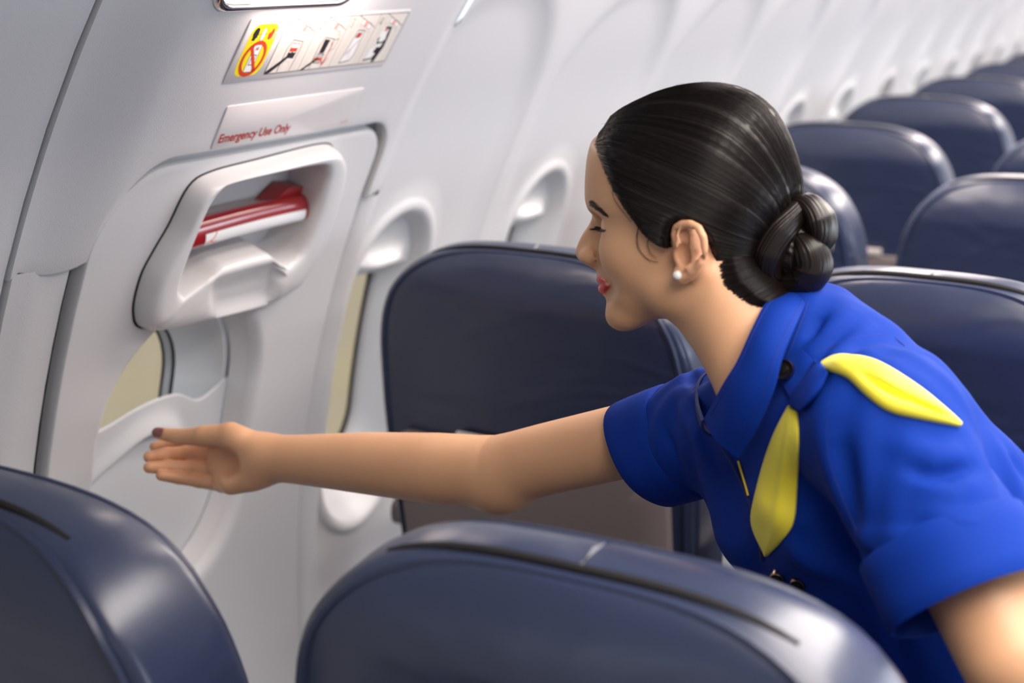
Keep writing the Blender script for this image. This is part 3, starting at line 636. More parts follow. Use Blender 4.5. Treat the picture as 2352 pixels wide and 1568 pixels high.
def surface_net(fn, lo, hi, vox, B=16, margin=1.3):
    lo = np.asarray(lo, float); hi = np.asarray(hi, float)
    nb = np.ceil((hi-lo)/(vox*B)).astype(int); s = vox*B
    bi = np.stack(np.meshgrid(*[np.arange(n) for n in nb], indexing='ij'), -1).reshape(-1, 3)
    f0 = fn(lo+(bi+0.5)*s); bi = bi[np.abs(f0) < s*0.866*margin]
    N = nb*B+2; key = lambda c: (c[:, 0]*N[1]+c[:, 1])*N[2]+c[:, 2]
    g = np.stack(np.meshgrid(*[np.arange(B+1)]*3, indexing='ij'), -1)
    gf = g.reshape(-1, 3)*vox
    VK, VP, QE = [], [], []
    off = np.array([(i, j, k) for i in (0, 1) for j in (0, 1) for k in (0, 1)])
    edges = [(a, b) for a in range(8) for b in range(a+1, 8) if np.abs(off[a]-off[b]).sum() == 1]
    CH = 24
    for c0 in range(0, len(bi), CH):
        blk = bi[c0:c0+CH]; base = lo+blk*s
        F = fn((base[:, None, :]+gf[None]).reshape(-1, 3)).reshape(len(blk), B+1, B+1, B+1)
        for q in range(len(blk)):
            f = F[q]; sg = f < 0
            if sg.all() or not sg.any(): continue
            c8 = np.stack([f[o[0]:B+o[0], o[1]:B+o[1], o[2]:B+o[2]] for o in off], -1); s8 = c8 < 0; n8 = s8.sum(-1)
            ids = np.argwhere((n8 > 0) & (n8 < 8))
            if len(ids):
                v8 = c8[tuple(ids.T)]; acc = np.zeros((len(ids), 3)); cnt = np.zeros(len(ids))
                for a, b in edges:
                    m = (v8[:, a] < 0) != (v8[:, b] < 0); t = np.where(m, v8[:, a]/(v8[:, a]-v8[:, b]+1e-20), 0)
                    acc += m[:, None]*(off[a]+t[:, None]*(off[b]-off[a])); cnt += m
                gi = ids+blk[q]*B; VK.append(key(gi)); VP.append(lo+(gi+acc/cnt[:, None])*vox)
            for ax in range(3):
                sl0 = [slice(0, B)]*3; sl1 = [slice(0, B)]*3; sl1[ax] = slice(1, B+1)
                a, b = sg[tuple(sl0)], sg[tuple(sl1)]; e = np.argwhere(a != b)
                if not len(e): continue
                fl = a[tuple(e.T)]; ge = e+blk[q]*B; u, w_ = (ax+1) % 3, (ax+2) % 3
                du = np.zeros(3, int); du[u] = 1; dw = np.zeros(3, int); dw[w_] = 1
                quad = np.stack([key(ge-du-dw), key(ge-dw), key(ge), key(ge-du)], 1)
                quad[~fl] = quad[~fl][:, ::-1]; QE.append(quad)
    VK = np.concatenate(VK); VP = np.concatenate(VP); QE = np.concatenate(QE)
    o = np.argsort(VK); VK = VK[o]; VP = VP[o]
    ix = np.searchsorted(VK, QE); ix = np.clip(ix, 0, len(VK)-1); ok = (VK[ix] == QE).all(1); ix = ix[ok]
    return VP, ix
def relax(V, Q, it=2, lam=0.5):
    e = np.concatenate([Q[:, [0, 1]], Q[:, [1, 2]], Q[:, [2, 3]], Q[:, [3, 0]]])
    for _ in range(it):
        acc = np.zeros_like(V); c = np.zeros(len(V))
        for k in range(3):
            acc[:, k] = np.bincount(e[:, 0], V[e[:, 1], k], len(V))+np.bincount(e[:, 1], V[e[:, 0], k], len(V))
        c = np.bincount(e[:, 0], minlength=len(V))+np.bincount(e[:, 1], minlength=len(V))
        V = V+lam*(acc/np.maximum(c, 1)[:, None]-V)
    return V
def np_mesh(name, V, Q):
    me = bpy.data.meshes.new(name); n = len(Q)
    me.vertices.add(len(V)); me.vertices.foreach_set('co', V.astype(np.float32).ravel())
    me.loops.add(n*4); me.loops.foreach_set('vertex_index', Q.astype(np.int32).ravel())
    me.polygons.add(n); me.polygons.foreach_set('loop_start', np.arange(0, n*4, 4, dtype=np.int32))
    me.update(calc_edges=True); me.validate(); return me
def near(P, lo, hi, pad):
    return ((P > np.asarray(lo)-pad) & (P < np.asarray(hi)+pad)).all(1)
# ------------------------------------------------------------------ head frame
DH = 1.28; SH = FPX/DH; TAU = math.radians(11.3); BET = math.radians(15.0)
HO = P3(1580, 480, DH)
v_ = HO-CAM; v_ = v_/np.linalg.norm(v_)
e1 = -cr-v_*(-cr@v_); e1 /= np.linalg.norm(e1); e2 = cu-v_*(cu@v_); e2 -= e1*(e2@e1); e2 /= np.linalg.norm(e2)
p0 = e1*math.cos(TAU)-e2*math.sin(TAU); hq = e1*math.sin(TAU)+e2*math.cos(TAU)
hp = p0*math.cos(BET)+v_*math.sin(BET); hl = -v_*math.cos(BET)+p0*math.sin(BET)
HR = np.stack([hp, hl, hq])              # rows: local axes in world
def to_head(P): return (P-HO)@HR.T
def to_world(Q): return HO+np.asarray(Q, float)@HR
def HPx(x, y, l=0.0):
    """head-local (p, q) of the photo pixel for a point at lateral offset l"""
    dx, dy = -(x-1580), -(y-480); p = 0.0
    for _ in range(3):
        dep = DH-l*math.cos(BET)+p*math.sin(BET); s = SH*DH/dep
        a = (dx*math.cos(TAU)-dy*math.sin(TAU))/s; q = (dx*math.sin(TAU)+dy*math.cos(TAU))/s
        p = (a-l*math.sin(BET))/math.cos(BET)
    return p, q
def H3(x, y, l=0.0, back=0.0):
    p, q = HPx(x, y, l); return np.array([p-back, l, q])
# skull and face outline without nose and lips (photo trace), hair removed
face_px = [(1371, 318), (1362, 350), (1358, 380), (1356, 405), (1355, 430), (1355, 455), (1362, 480), (1375, 500), (1388, 530), (1392, 560), (1391, 590), (1395, 612), (1403, 632), (1411, 655), (1415, 680), (1412, 702), (1411, 716), (1418, 731), (1432, 743), (1455, 747), (1490, 742), (1530, 728), (1570, 705), (1610, 680), (1660, 655), (1710, 625), (1755, 590)]
hair_px = [(1790, 545), (1822, 500), (1840, 460), (1842, 425), (1836, 390), (1822, 345), (1803, 300), (1775, 255), (1740, 225), (1700, 206), (1650, 196), (1600, 197), (1540, 208), (1480, 231), (1430, 257), (1392, 283)]
def polar(pts, shrink):
    out = []
    for (x, y) in pts:
        p, q = HPx(x, y); 
        if p < 0: p *= 0.96
        r = math.hypot(p, q)-shrink; out.append((math.atan2(q, p), r))
    return out
pol = sorted(polar(face_px, 0.0)+polar(hair_px, 0.0065))
pa = np.array([a for a, r in pol]); prr = np.array([r for a, r in pol])
TA = np.linspace(-math.pi, math.pi, 721)
TR = np.interp(TA, np.r_[pa-2*math.pi, pa, pa+2*math.pi], np.r_[prr, prr, prr])
kk = np.exp(-np.linspace(-2, 2, 13)**2); kk /= kk.sum()
TR = np.convolve(np.r_[TR[-7:-1], TR, TR[1:7]], kk, 'valid')
WQ = np.linspace(-0.14, 0.14, 281)
WV = np.interp(WQ, [-0.14, -0.115, -0.095, -0.075, -0.055, -0.03, 0.0, 0.03, 0.06, 0.09, 0.14], [0.034, 0.040, 0.048, 0.054, 0.0585, 0.064, 0.069, 0.0735, 0.0765, 0.078, 0.078])
WV = np.convolve(np.r_[[WV[0]]*12, WV, [WV[-1]]*12], np.ones(25)/25, 'valid')
EXH = 2.35
def wid(p, q): return np.interp(q, WQ, WV)+0.006*sstep(0.0, -0.08, p)*sstep(-0.06, 0.0, q)
def skull_s(L):
    rho = np.hypot(L[:, 0], L[:, 2]); a = np.arctan2(L[:, 2], L[:, 0])
    R = np.interp(a, TA, TR)
    ex = 2.35-0.30*sstep(0.0, 0.06, L[:, 0])*sstep(0.03, -0.02, L[:, 2])
    return ((rho/R)**ex+(np.abs(L[:, 1])/wid(L[:, 0], L[:, 2]))**ex)**(1/ex)
def surf_l(x, y):
    """lateral offset of the skull/face surface seen at the pixel (near side)"""
    l = 0.05
    for _ in range(30):
        p, q = HPx(x, y, l); a = math.atan2(q, p); R = np.interp(a, TA, TR); Wd = float(wid(p, q))
        t = min(1.0, math.hypot(p, q)/R); l = 0.5*l+0.5*Wd*(1-t**EXH)**(1/EXH)
    return l
def tubeL(P, pts, rs): return chain(P, [np.asarray(p) for p in pts], rs)
N_ = lambda x, y, r, l=0.0: H3(x, y, l, r)
nose_pts = [N_(1369, 492, 0.0065), N_(1351, 530, 0.0075), N_(1335, 559, 0.0080), N_(1323.5, 581, 0.0078)]
upl = []; lol = []; gap = []
for s in np.linspace(-1, 1, 13):
    l = 0.0255*s; b = (l*l)/(2*0.027)
    c = H3(1374, 641+10*abs(s)**1.3, 0, 0.0050+b); upl.append((c[0], l, c[2]))
    c = H3(1378, 665-9*abs(s)**1.6, 0, 0.0060+b*0.95); lol.append((c[0], l, c[2]))
    c = H3(1376, 653.5, 0, 0.001+b); gap.append((c[0], l, c[2]))
upr = [0.0052*(1-0.72*abs(s)**2) for s in np.linspace(-1, 1, 13)]; lor = [0.0064*(1-0.75*abs(s)**2) for s in np.linspace(-1, 1, 13)]
EYE = H3(1384, 519, 0.030, 0.0125); EYE[1] = 0.0305
earL = surf_l(1560, 580)
def EP(x, y, o): return H3(x, y, earL+o+0.003)
helix = [EP(1566, 578, 0.004), EP(1556, 560, 0.007), EP(1549, 540, 0.008), EP(1553, 522, 0.010), EP(1566, 515, 0.013), EP(1586, 514, 0.017), EP(1604, 523, 0.020), EP(1616, 545, 0.022), EP(1619, 572, 0.021), EP(1612, 600, 0.017), EP(1600, 618, 0.013), EP(1584, 632, 0.009), EP(1568, 637, 0.006)]
helr = [0.0026, 0.0030, 0.0032, 0.0034, 0.0036, 0.0038, 0.0038, 0.0036, 0.0034, 0.0034, 0.0038, 0.0046, 0.0050]
anti = [EP(1578, 536, 0.012), EP(1592, 548, 0.014), EP(1599, 570, 0.0145), EP(1593, 593, 0.012), EP(1579, 608, 0.010), EP(1566, 606, 0.009)]
ALC = [H3(1362, 570, 0.0135), H3(1370, 584, 0.0150), H3(1369, 600, 0.0130)]
def head_f(P):
    L = to_head(P); f = (skull_s(L)-1)*0.062
    M_ = L.copy(); M_[:, 1] = np.abs(M_[:, 1])         # symmetric features
    # eye socket, lid, brow
    f = smax(f, -ellip(M_, EYE+np.array([0.015, -0.001, -0.0005]), (0.0145, 0.0175, 0.0135)), 0.008)
    f = smin(f, ellip(M_, EYE, (0.0120, 0.0130, 0.0118)), 0.003)
    br = H3(1362, 470, 0.026, 0.010); br[1] = 0.026
    f = smin(f, cone(M_, (br[0]+0.001, 0.010, br[2]-0.001), (br[0]-0.010, 0.040, br[2]+0.001), 0.0075, 0.006), 0.010)
    # nose
    n = tubeL(L, nose_pts, [0.0065, 0.0075, 0.0080, 0.0078])
    c = H3(1340, 592, 0, 0); n = smin(n, ellip(L, (c[0]-0.006, 0, c[2]+0.001), (0.0115, 0.0060, 0.0048)), 0.003)
    c = H3(1352, 590, 0, 0); n = smin(n, ellip(M_, (c[0]-0.007, 0.0105, c[2]+0.0005), (0.0125, 0.0072, 0.0080)), 0.005)
    c = H3(1372, 575, 0, 0); n = smin(n, ellip(L, (c[0]-0.004, 0, c[2]), (0.018, 0.0125, 0.020)), 0.008)
    f = smin(f, n, 0.007)
    f = smax(f, -ellip(M_, H3(1349, 600, 0.0090), (0.0062, 0.0036, 0.0036)), 0.0012)
    f = smax(f, -tubeL(M_, ALC, [0.0010, 0.0014, 0.0012]), 0.003)
    # cheek
    c = H3(1424, 582, 0.040, 0); f = smin(f, ellip(M_, (c[0]-0.008, 0.036, c[2]), (0.024, 0.018, 0.024)), 0.018)
    # mouth
    c = H3(1388, 648, 0, 0); f = smin(f, ellip(L, (c[0]-0.015, 0, c[2]), (0.0175, 0.019, 0.021)), 0.009)
    f = smin(f, tubeL(L, upl, upr), 0.0035)
    f = smin(f, tubeL(L, lol, lor), 0.0035)
    f = smax(f, -tubeL(L, gap, [0.0016]*13), 0.002)
    # chin
    c = H3(1424, 722, 0, 0); f = smin(f, ellip(L, (c[0]-0.005, 0, c[2]), (0.015, 0.017, 0.013)), 0.016)
    # jaw angle
    c = H3(1545, 668, 0.045, 0); f = smin(f, ellip(M_, (c[0], 0.036, c[2]), (0.022, 0.014, 0.020)), 0.022)
    # ear
    m = near(L, (-0.085, -0.12, -0.10), (0.05, 0.12, 0.04), 0.0)
    if m.any():
        E_ = M_[m]; pl = ellip(E_, EP(1587, 570, 0.012), (0.0130, 0.0034, 0.0225), EARR)
        e = smin(pl, tubeL(E_, helix, helr), 0.0022)
        e = smin(e, tubeL(E_, anti, [0.0022, 0.003, 0.0032, 0.003, 0.0028, 0.0026]), 0.003)
        e = smin(e, ellip(E_, EP(1566, 630, 0.006), (0.0075, 0.0038, 0.0085)), 0.003)
        e = smin(e, cone(E_, EP(1556, 585, 0.004), EP(1557, 597, 0.004), 0.0034, 0.003), 0.003)
        e = smin(e, ellip(E_, EP(1586, 572, 0.0005), (0.0145, 0.0125, 0.0225)), 0.004)
        e = smax(e, -ellip(E_, EP(1572, 585, 0.011), (0.0075, 0.0085, 0.0105)), 0.0025)
        e = smax(e, -ellip(E_, EP(1573, 548, 0.0125), (0.006, 0.004, 0.009)), 0.002)
        e = smax(e, -ellip(E_, EP(1607, 560, 0.0195), (0.0028, 0.0025, 0.017)), 0.002)
        f[m] = smin(f[m], e, 0.004)
    return f
_a = math.radians(24)
EARR = np.array([[math.cos(_a), math.sin(_a), 0], [-math.sin(_a), math.cos(_a), 0], [0, 0, 1]]).T
NK0, NK1 = P3(1655, 668, 1.275), P3(1792, 832, 1.262)
def neck_f(P):
    f = cone(P, NK0, NK1, 0.0505, 0.052)
    f = smin(f, cone(P, P3(1655, 640, 1.245), P3(1700, 900, 1.245), 0.014, 0.014), 0.04)     # neck muscle
    return f
# ------------------------------------------------------------------ arms and hands
RS, RE, RWr = P3(1640, 965, 1.40), P3(1145, 1079, 1.575), P3(612, 1051, 1.715)
def armR_f(P):
    u = lambda t: RE*(1-t)+RWr*t; a = lambda t: RS*(1-t)+RE*t
    dn = -cu
    f = chain(P, [RS, a(0.35), a(0.75), RE+dn*0.002, u(0.25)+dn*0.002, u(0.55), u(0.85), RWr], [0.038, 0.0385, 0.0385, 0.0395, 0.0405, 0.0360, 0.0295, 0.0275])
    f = smin(f, cone(P, RE+dn*0.012-(RWr-RE)*0.01, RE+dn*0.010, 0.030, 0.028), 0.03)
    return f
hx = lambda x, y, d: P3(x, y, d)
FING = dict(
    index=([(505, 1016, 1.765), (432, 1014, 1.795), (388, 1020, 1.800), (356, 1026, 1.795)], [0.0104, 0.0088, 0.0080, 0.0070]),
    middle=([(500, 1046, 1.765), (430, 1040, 1.782), (384, 1043, 1.778), (343, 1049, 1.762)], [0.0106, 0.0094, 0.0088, 0.0076]),
    ring=([(505, 1080, 1.757), (438, 1074, 1.772), (386, 1072, 1.764), (343, 1073, 1.746)], [0.0105, 0.0094, 0.0088, 0.0075]),
    little=([(515, 1112, 1.745), (458, 1104, 1.760), (410, 1097, 1.758), (370, 1092, 1.746)], [0.0100, 0.0086, 0.0078, 0.0066]))
THUMB = ([(585, 1030, 1.712), (530, 1000, 1.724), (468, 1000, 1.735), (412, 1003, 1.752), (362, 994, 1.764)], [0.0170, 0.0158, 0.0120, 0.0098, 0.0076])
def hand_f(P):
    f = chain(P, [RWr, hx(585, 1055, 1.722)], [0.0275, 0.0255])
    palm = None
    for (x0, y0, d0), (x1, y1, d1), r0, r1 in (((585, 1030, 1.728), (500, 1020, 1.762), 0.019, 0.0125), ((583, 1050, 1.730), (497, 1046, 1.762), 0.019, 0.0125), ((585, 1070, 1.728), (500, 1076, 1.754), 0.0185, 0.012), ((588, 1088, 1.724), (512, 1105, 1.744), 0.0175, 0.0115)):
        c = cone(P, hx(x0, y0, d0), hx(x1, y1, d1), r0, r1); palm = c if palm is None else smin(palm, c, 0.010)
    palm = smin(palm, cone(P, hx(575, 1092, 1.718), hx(510, 1115, 1.734), 0.0145, 0.0085), 0.010)      # heel of the little finger side
    palm = smin(palm, ellip(P, hx(548, 1012, 1.716), (0.021, 0.019, 0.017)), 0.010)
    palm = smin(palm, cone(P, hx(598, 1092, 1.712), hx(530, 1112, 1.722), 0.0150, 0.0120), 0.010)
    f = smin(f, palm, 0.014)
    f = smax(f, -ellip(P, hx(512, 1062, 1.713), (0.024, 0.020, 0.0165)), 0.010)
    fg = None
    for pts, rs in FING.values():
        c = chain(P, [hx(*p) for p in pts], rs, 0.003); fg = c if fg is None else np.minimum(fg, c)
    f = smin(f, fg, 0.0035)
    f = smin(f, chain(P, [hx(*p) for p in THUMB[0]], THUMB[1], 0.004), 0.006)
    return f
LS, LE = P3(2055, 960, 1.13), P3(2330, 1500, 1.04)
LW = LE+np.array([0.10, 0.06, -0.20])
def armL_f(P):
    return chain(P, [LS, LS*0.5+LE*0.5, LE, LE*0.55+LW*0.45, LW], [0.046, 0.043, 0.041, 0.037, 0.028])
# ------------------------------------------------------------------ trunk and legs (mostly under the clothes)
AX = (LS-RS)/np.linalg.norm(LS-RS)
CHC = P3(1950, 1080, 1.27); WST = P3(2220, 1370, 1.32); HIP = P3(2520, 1640, 1.42)
HIPC = HIP.copy()
FOOT = np.array([HIPC[0]+0.0, HIPC[1]+0.02, 0.0])
def trunk_f(P):
    f = cone(P, RS, LS, 0.038, 0.040)
    f = smin(f, cone(P, P3(1800, 860, 1.26), CHC, 0.045, 0.050), 0.03)
    f = smin(f, cone(P, CHC-AX*0.04, WST-AX*0.03, 0.055, 0.055), 0.03); f = smin(f, cone(P, CHC+AX*0.04, WST+AX*0.03, 0.055, 0.055), 0.03)
    f = smin(f, cone(P, WST, HIP, 0.065, 0.08), 0.03); f = smin(f, cone(P, HIP-AX*0.06, HIP+AX*0.06, 0.075, 0.075), 0.03)
    return f
LEGS = []
for s in (-1, 1):
    h = HIP+AX*s*0.085; h = h-np.array([0, 0, 0.03]); k = np.array([h[0]-0.02, h[1]+0.03*s, 0.47]); an = np.array([h[0]+0.02, h[1]+0.03*s, 0.085])
    LEGS.append((h, k, an))
def legs_f(P):
    f = None
    for h, k, an in LEGS:
        c = chain(P, [h, k, k*0.7+an*0.3+np.array([0.015, 0, 0]), an], [0.078, 0.050, 0.048, 0.032])
        c = smin(c, cone(P, an-np.array([0, 0, 0.04]), an+np.array([-0.13, 0.02, -0.055]), 0.034, 0.024), 0.02)
        f = c if f is None else smin(f, c, 0.01)
    return f
GROUPS = []
def grp(fn, pts, r):
    pts = np.array(pts); GROUPS.append((fn, pts.min(0)-r, pts.max(0)+r))
grp(head_f, [HO-0.135, HO+0.135], 0.0); grp(neck_f, [NK0, NK1], 0.08); grp(armR_f, [RS, RE, RWr], 0.05)
grp(hand_f, [RWr, P3(340, 1050, 1.80), P3(500, 1120, 1.72)], 0.045); grp(armL_f, [LS, LE, LW], 0.05); grp(trunk_f, [RS, LS, HIP, WST, CHC], 0.13)
grp(legs_f, [p for q in LEGS for p in q]+[q[2]+np.array([-0.15, 0.03, -0.08]) for q in LEGS], 0.09)
KS = [0.016, 0.016, 0.02, 0.012, 0.02, 0.02, 0.02]
def body_f(P):
    f = np.full(len(P), 1.0)
    for (fn, a, b), k in zip(GROUPS, KS):
        # distance to the box serves as the value far from the group
        d = np.maximum(np.maximum(a-P, P-b), 0); dd = np.linalg.norm(d, axis=1)
        m = dd < 0.05
        g = dd+0.03
        if m.any(): g[m] = fn(P[m])
        f = smin(f, g, k)
    return f
allp = np.array([g[1] for g in GROUPS]+[g[2] for g in GROUPS])
VB, QB = surface_net(body_f, allp.min(0)-0.03, allp.max(0)+0.03, 0.0017)
VB = relax(VB, QB, 2, 0.5)
me_body = np_mesh('body', VB, QB)
# colour attribute: 1 = lips, nails
L = to_head(VB); lipm = np.zeros(len(VB)); hm = np.linalg.norm(VB-HO, axis=1) < 0.16
dl = np.minimum(np.minimum(tubeL(L[hm], upl, upr), tubeL(L[hm], lol, lor)), tubeL(L[hm], gap, [0.0024]*13)); lipm[hm] = 1-sstep(0.0003, 0.0013, dl)
lipm[hm] *= 1-sstep(0.0255, 0.027, np.abs(L[hm][:, 1]))
nailm = np.zeros(len(VB))
def nail(c, ax, nrm, ln, wd):
    global nailm
    d = VB-c; ax = ax/np.linalg.norm(ax); nrm = nrm-ax*(nrm@ax); nrm /= np.linalg.norm(nrm); sd = np.cross(ax, nrm)
    a, b, n_ = d@ax/ln, d@sd/wd, d@nrm
    q = (np.abs(a)**3+np.abs(b)**3)**(1/3); nailm = np.maximum(nailm, (1-sstep(0.9, 1.05, q))*(n_ > 0.001)*(np.abs(n_) < 0.012))
T_ = [hx(*p) for p in THUMB[0]]
nail(T_[-1]+(T_[-2]-T_[-1])*0.12, T_[-1]-T_[-2], (CAM-T_[-1])*0.9+cu*0.3, 0.0095, 0.0066)
ca = me_body.color_attributes.new('mask', 'FLOAT_COLOR', 'POINT')
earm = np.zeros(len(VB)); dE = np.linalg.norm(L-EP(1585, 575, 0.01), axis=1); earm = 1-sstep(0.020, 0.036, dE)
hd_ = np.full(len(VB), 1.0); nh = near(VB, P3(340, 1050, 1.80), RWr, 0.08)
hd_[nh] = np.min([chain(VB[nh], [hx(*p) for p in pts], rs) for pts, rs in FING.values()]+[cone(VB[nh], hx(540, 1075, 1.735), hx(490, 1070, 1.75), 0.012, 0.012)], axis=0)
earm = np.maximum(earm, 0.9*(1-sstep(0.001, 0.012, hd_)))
cols = np.stack([lipm, nailm, earm, np.ones(len(VB))], 1).astype(np.float32); ca.data.foreach_set('color', cols.ravel())
def skin_mat():
    m = mat('skin', (0.58, 0.335, 0.20), 0.44, spec=0.45, sss=0.10); nt = m.node_tree; b = nt.nodes['Principled BSDF']
    at = nt.nodes.new('ShaderNodeAttribute'); at.attribute_name = 'mask'; sp = nt.nodes.new('ShaderNodeSeparateColor'); nt.links.new(at.outputs['Color'], sp.inputs[0])
    tc = nt.nodes.new('ShaderNodeTexCoord'); ns = nt.nodes.new('ShaderNodeTexNoise'); ns.inputs['Scale'].default_value = 22; ns.inputs['Detail'].default_value = 5; nt.links.new(tc.outputs['Object'], ns.inputs['Vector'])
    def mix(fac, a, bcol):
        x = nt.nodes.new('ShaderNodeMix'); x.data_type = 'RGBA'
        if isinstance(fac, float): x.inputs[0].default_value = fac
        else: nt.links.new(fac, x.inputs[0])
        if isinstance(a, tuple): x.inputs[6].default_value = (*a, 1)
        else: nt.links.new(a, x.inputs[6])
        x.inputs[7].default_value = (*bcol, 1); return x.outputs[2]
    c = mix(ns.outputs['Fac'], (0.74, 0.42, 0.235), (0.65, 0.35, 0.19))
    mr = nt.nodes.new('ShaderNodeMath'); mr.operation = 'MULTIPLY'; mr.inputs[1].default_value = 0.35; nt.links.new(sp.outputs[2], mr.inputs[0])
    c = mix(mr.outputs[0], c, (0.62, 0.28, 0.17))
    c = mix(sp.outputs[0], c, (0.58, 0.022, 0.025)); c = mix(sp.outputs[1], c, (0.24, 0.085, 0.085))
    nt.links.new(c, b.inputs['Base Color'])
    rg = nt.nodes.new('ShaderNodeMath'); rg.operation = 'MULTIPLY_ADD'; rg.inputs[1].default_value = -0.2; rg.inputs[2].default_value = 0.44
    ad = nt.nodes.new('ShaderNodeMath'); ad.operation = 'MAXIMUM'; nt.links.new(sp.outputs[0], ad.inputs[0]); nt.links.new(sp.outputs[1], ad.inputs[1]); nt.links.new(ad.outputs[0], rg.inputs[0]); nt.links.new(rg.outputs[0], b.inputs['Roughness'])
    n2 = nt.nodes.new('ShaderNodeTexNoise'); n2.inputs['Scale'].default_value = 900; nt.links.new(tc.outputs['Object'], n2.inputs['Vector'])
    bp = nt.nodes.new('ShaderNodeBump'); bp.inputs['Strength'].default_value = 0.12; bp.inputs['Distance'].default_value = 0.0006; nt.links.new(n2.outputs['Fac'], bp.inputs['Height']); nt.links.new(bp.outputs['Normal'], b.inputs['Normal'])
    return m
MT['skin'] = skin_mat()
woman = link('person', me_body, 'skin', None, True)
tag(woman, 'person in blue short-sleeved uniform with yellow shoulder scarf reaching for the window shade', 'person')
def pchild(o, label=None):
    o.parent = woman
    if label: o['label'] = label
    return o
# ------------------------------------------------------------------ hair: combed-back cap along meridians that meet at the bun
MT['hair'] = mat('dark_hair', (0.009, 0.0055, 0.0045), 0.38, spec=0.36)
MT['brow'] = mat('brow_hair', (0.030, 0.016, 0.012), 0.6)
BUNP = np.array([*HPx(1795, 565)]); HC = np.array([0.0, 0.0, 0.006])
zx = np.array([BUNP[0], 0, BUNP[1]])-HC; zx /= np.linalg.norm(zx)
lx = np.array([0, 1.0, 0]); yx = np.cross(zx, lx)                    # yx points up/forward over the crown
if yx[2] < 0: yx = -yx
HAIR_T = 0.0072
def rad(dirs):
    L = dirs*0.05+HC; 
    # radial root of the skull surface along the direction from HC
    lo = np.full(len(dirs), 0.03); hi = np.full(len(dirs), 0.16)
    for _ in range(28):
        m = 0.5*(lo+hi); ins = skull_s(HC+dirs*m[:, None]) < 1; lo = np.where(ins, m, lo); hi = np.where(ins, hi, m)
    return lo
def sph(phi, al):
    d = np.cos(al)[:, None]*zx+np.sin(al)[:, None]*(np.cos(phi)[:, None]*yx+np.sin(phi)[:, None]*lx); return d
hl_px = [(1371, 303), (1376, 335), (1386, 366), (1397, 395), (1410, 425), (1424, 452), (1440, 478), (1456, 502), (1472, 524), (1492, 543), (1518, 547), (1540, 532), (1556, 518), (1580, 512), (1605, 524), (1624, 552), (1634, 585), (1650, 620), (1676, 652), (1704, 680), (1735, 694), (1765, 690)]
HLv = []
for i, (x, y) in enumerate(hl_px):
    l = 0.0 if i == 0 else surf_l(x, y)
    if i == 1: l = max(l, 0.012)
    p, q = HPx(x, y, l); d = np.array([p, l, q])-HC; d /= np.linalg.norm(d)
    al = math.acos(np.clip(d@zx, -1, 1)); ph = math.atan2(d@lx, d@yx); HLv.append((ph, al))
HLv = [h for h in HLv[:9]]+[(math.radians(d), math.radians(e)) for d, e in ((115.3, 90.0), (115.6, 80.0), (116.0, 72.0), (116.6, 56.0), (121, 52.0), (134.8, 46.5), (160, 39.0), (180, 37.0))]
hph = np.array([a for a, b in HLv]); hal = np.array([b for a, b in HLv])
def amax(phi): return np.interp(np.abs((phi+math.pi) % (2*math.pi)-math.pi), hph, hal)
rng = np.random.default_rng(3)
NP_, NA_ = 900, 70
phi = np.linspace(-math.pi, math.pi, NP_, endpoint=False); tt = np.linspace(0.0, 1.0, NA_)
def noise1(phi, seed, n):
    r = np.random.default_rng(seed); out = np.zeros_like(phi)
    for k in range(n[0], n[1]): out += r.normal()/math.sqrt(k)*np.cos(k*phi+r.uniform(0, 6.28))
    return out/np.abs(out).max()
g1 = noise1(phi, 1, (40, 130)); g2 = noise1(phi, 2, (14, 40))
am = amax(phi)*(1+0.004*noise1(phi, 5, (30, 90)))
PH, T_ = np.meshgrid(phi, tt, indexing='ij'); AL = 0.10+(am[:, None]-0.10)*T_
PHs = PH+0.10*np.sin(AL*1.3)*0
D = sph(PHs.ravel(), AL.ravel()); r = rad(D).reshape(NP_, NA_)
edge = sstep(1.0, 0.90, T_)
thick = HAIR_T*edge+0.0004+(0.00040*g1[:, None]+0.00045*g2[:, None])*edge
pts = (HC+D*(r+thick).reshape(-1, 1))
def ear_dip(L):
    c = EP(1583, 575, 0.01); d = np.hypot((L[:, 0]-c[0])/0.0185, (L[:, 2]-c[2])/0.0275)
    return np.where(L[:, 1] > 0, 1-sstep(0.85, 1.10, d), 0)
pts = pts-D*(0.012*ear_dip(pts))[:, None]
V = to_world(pts)
ii = np.arange(NP_)[:, None]; jj = np.arange(NA_-1)[None]
Q = np.stack([(ii*NA_+jj), (ii*NA_+jj+1), (((ii+1) % NP_)*NA_+jj+1), (((ii+1) % NP_)*NA_+jj)], -1).reshape(-1, 4)
hair = pchild(link('hair', np_mesh('hair', V, Q), 'hair', None, True), 'sleek black hair combed back into a low bun')
# loose strands as fine three-sided fibres
def fibres(paths, rads):
    """paths: (n, m, 3) world points"""
    n, m, _ = paths.shape; t = np.gradient(paths, axis=1); t /= np.linalg.norm(t, axis=2, keepdims=True)+1e-9
    ref = np.array([0.3, 0.5, 0.81]); u = np.cross(t, ref); u /= np.linalg.norm(u, axis=2, keepdims=True)+1e-9; w_ = np.cross(t, u)
    taper = np.linspace(1, 0.35, m)[None, :, None] if np.ndim(rads) == 0 else np.asarray(rads)[None, :, None]
    base = rads if np.ndim(rads) == 0 else 1.0
    vs = np.stack([paths+base*taper*(math.cos(a)*u+math.sin(a)*w_) for a in (0, 2.094, 4.189)], 2).reshape(-1, 3)
    i = np.arange(n)[:, None, None]; j = np.arange(m-1)[None, :, None]; k = np.arange(3)[None, None]
    b = i*m*3
    Q = np.stack(np.broadcast_arrays(b+j*3+k, b+(j+1)*3+k, b+(j+1)*3+(k+1) % 3, b+j*3+(k+1) % 3), -1).reshape(-1, 4)
    return vs, Q
NS = 3600; m = 26
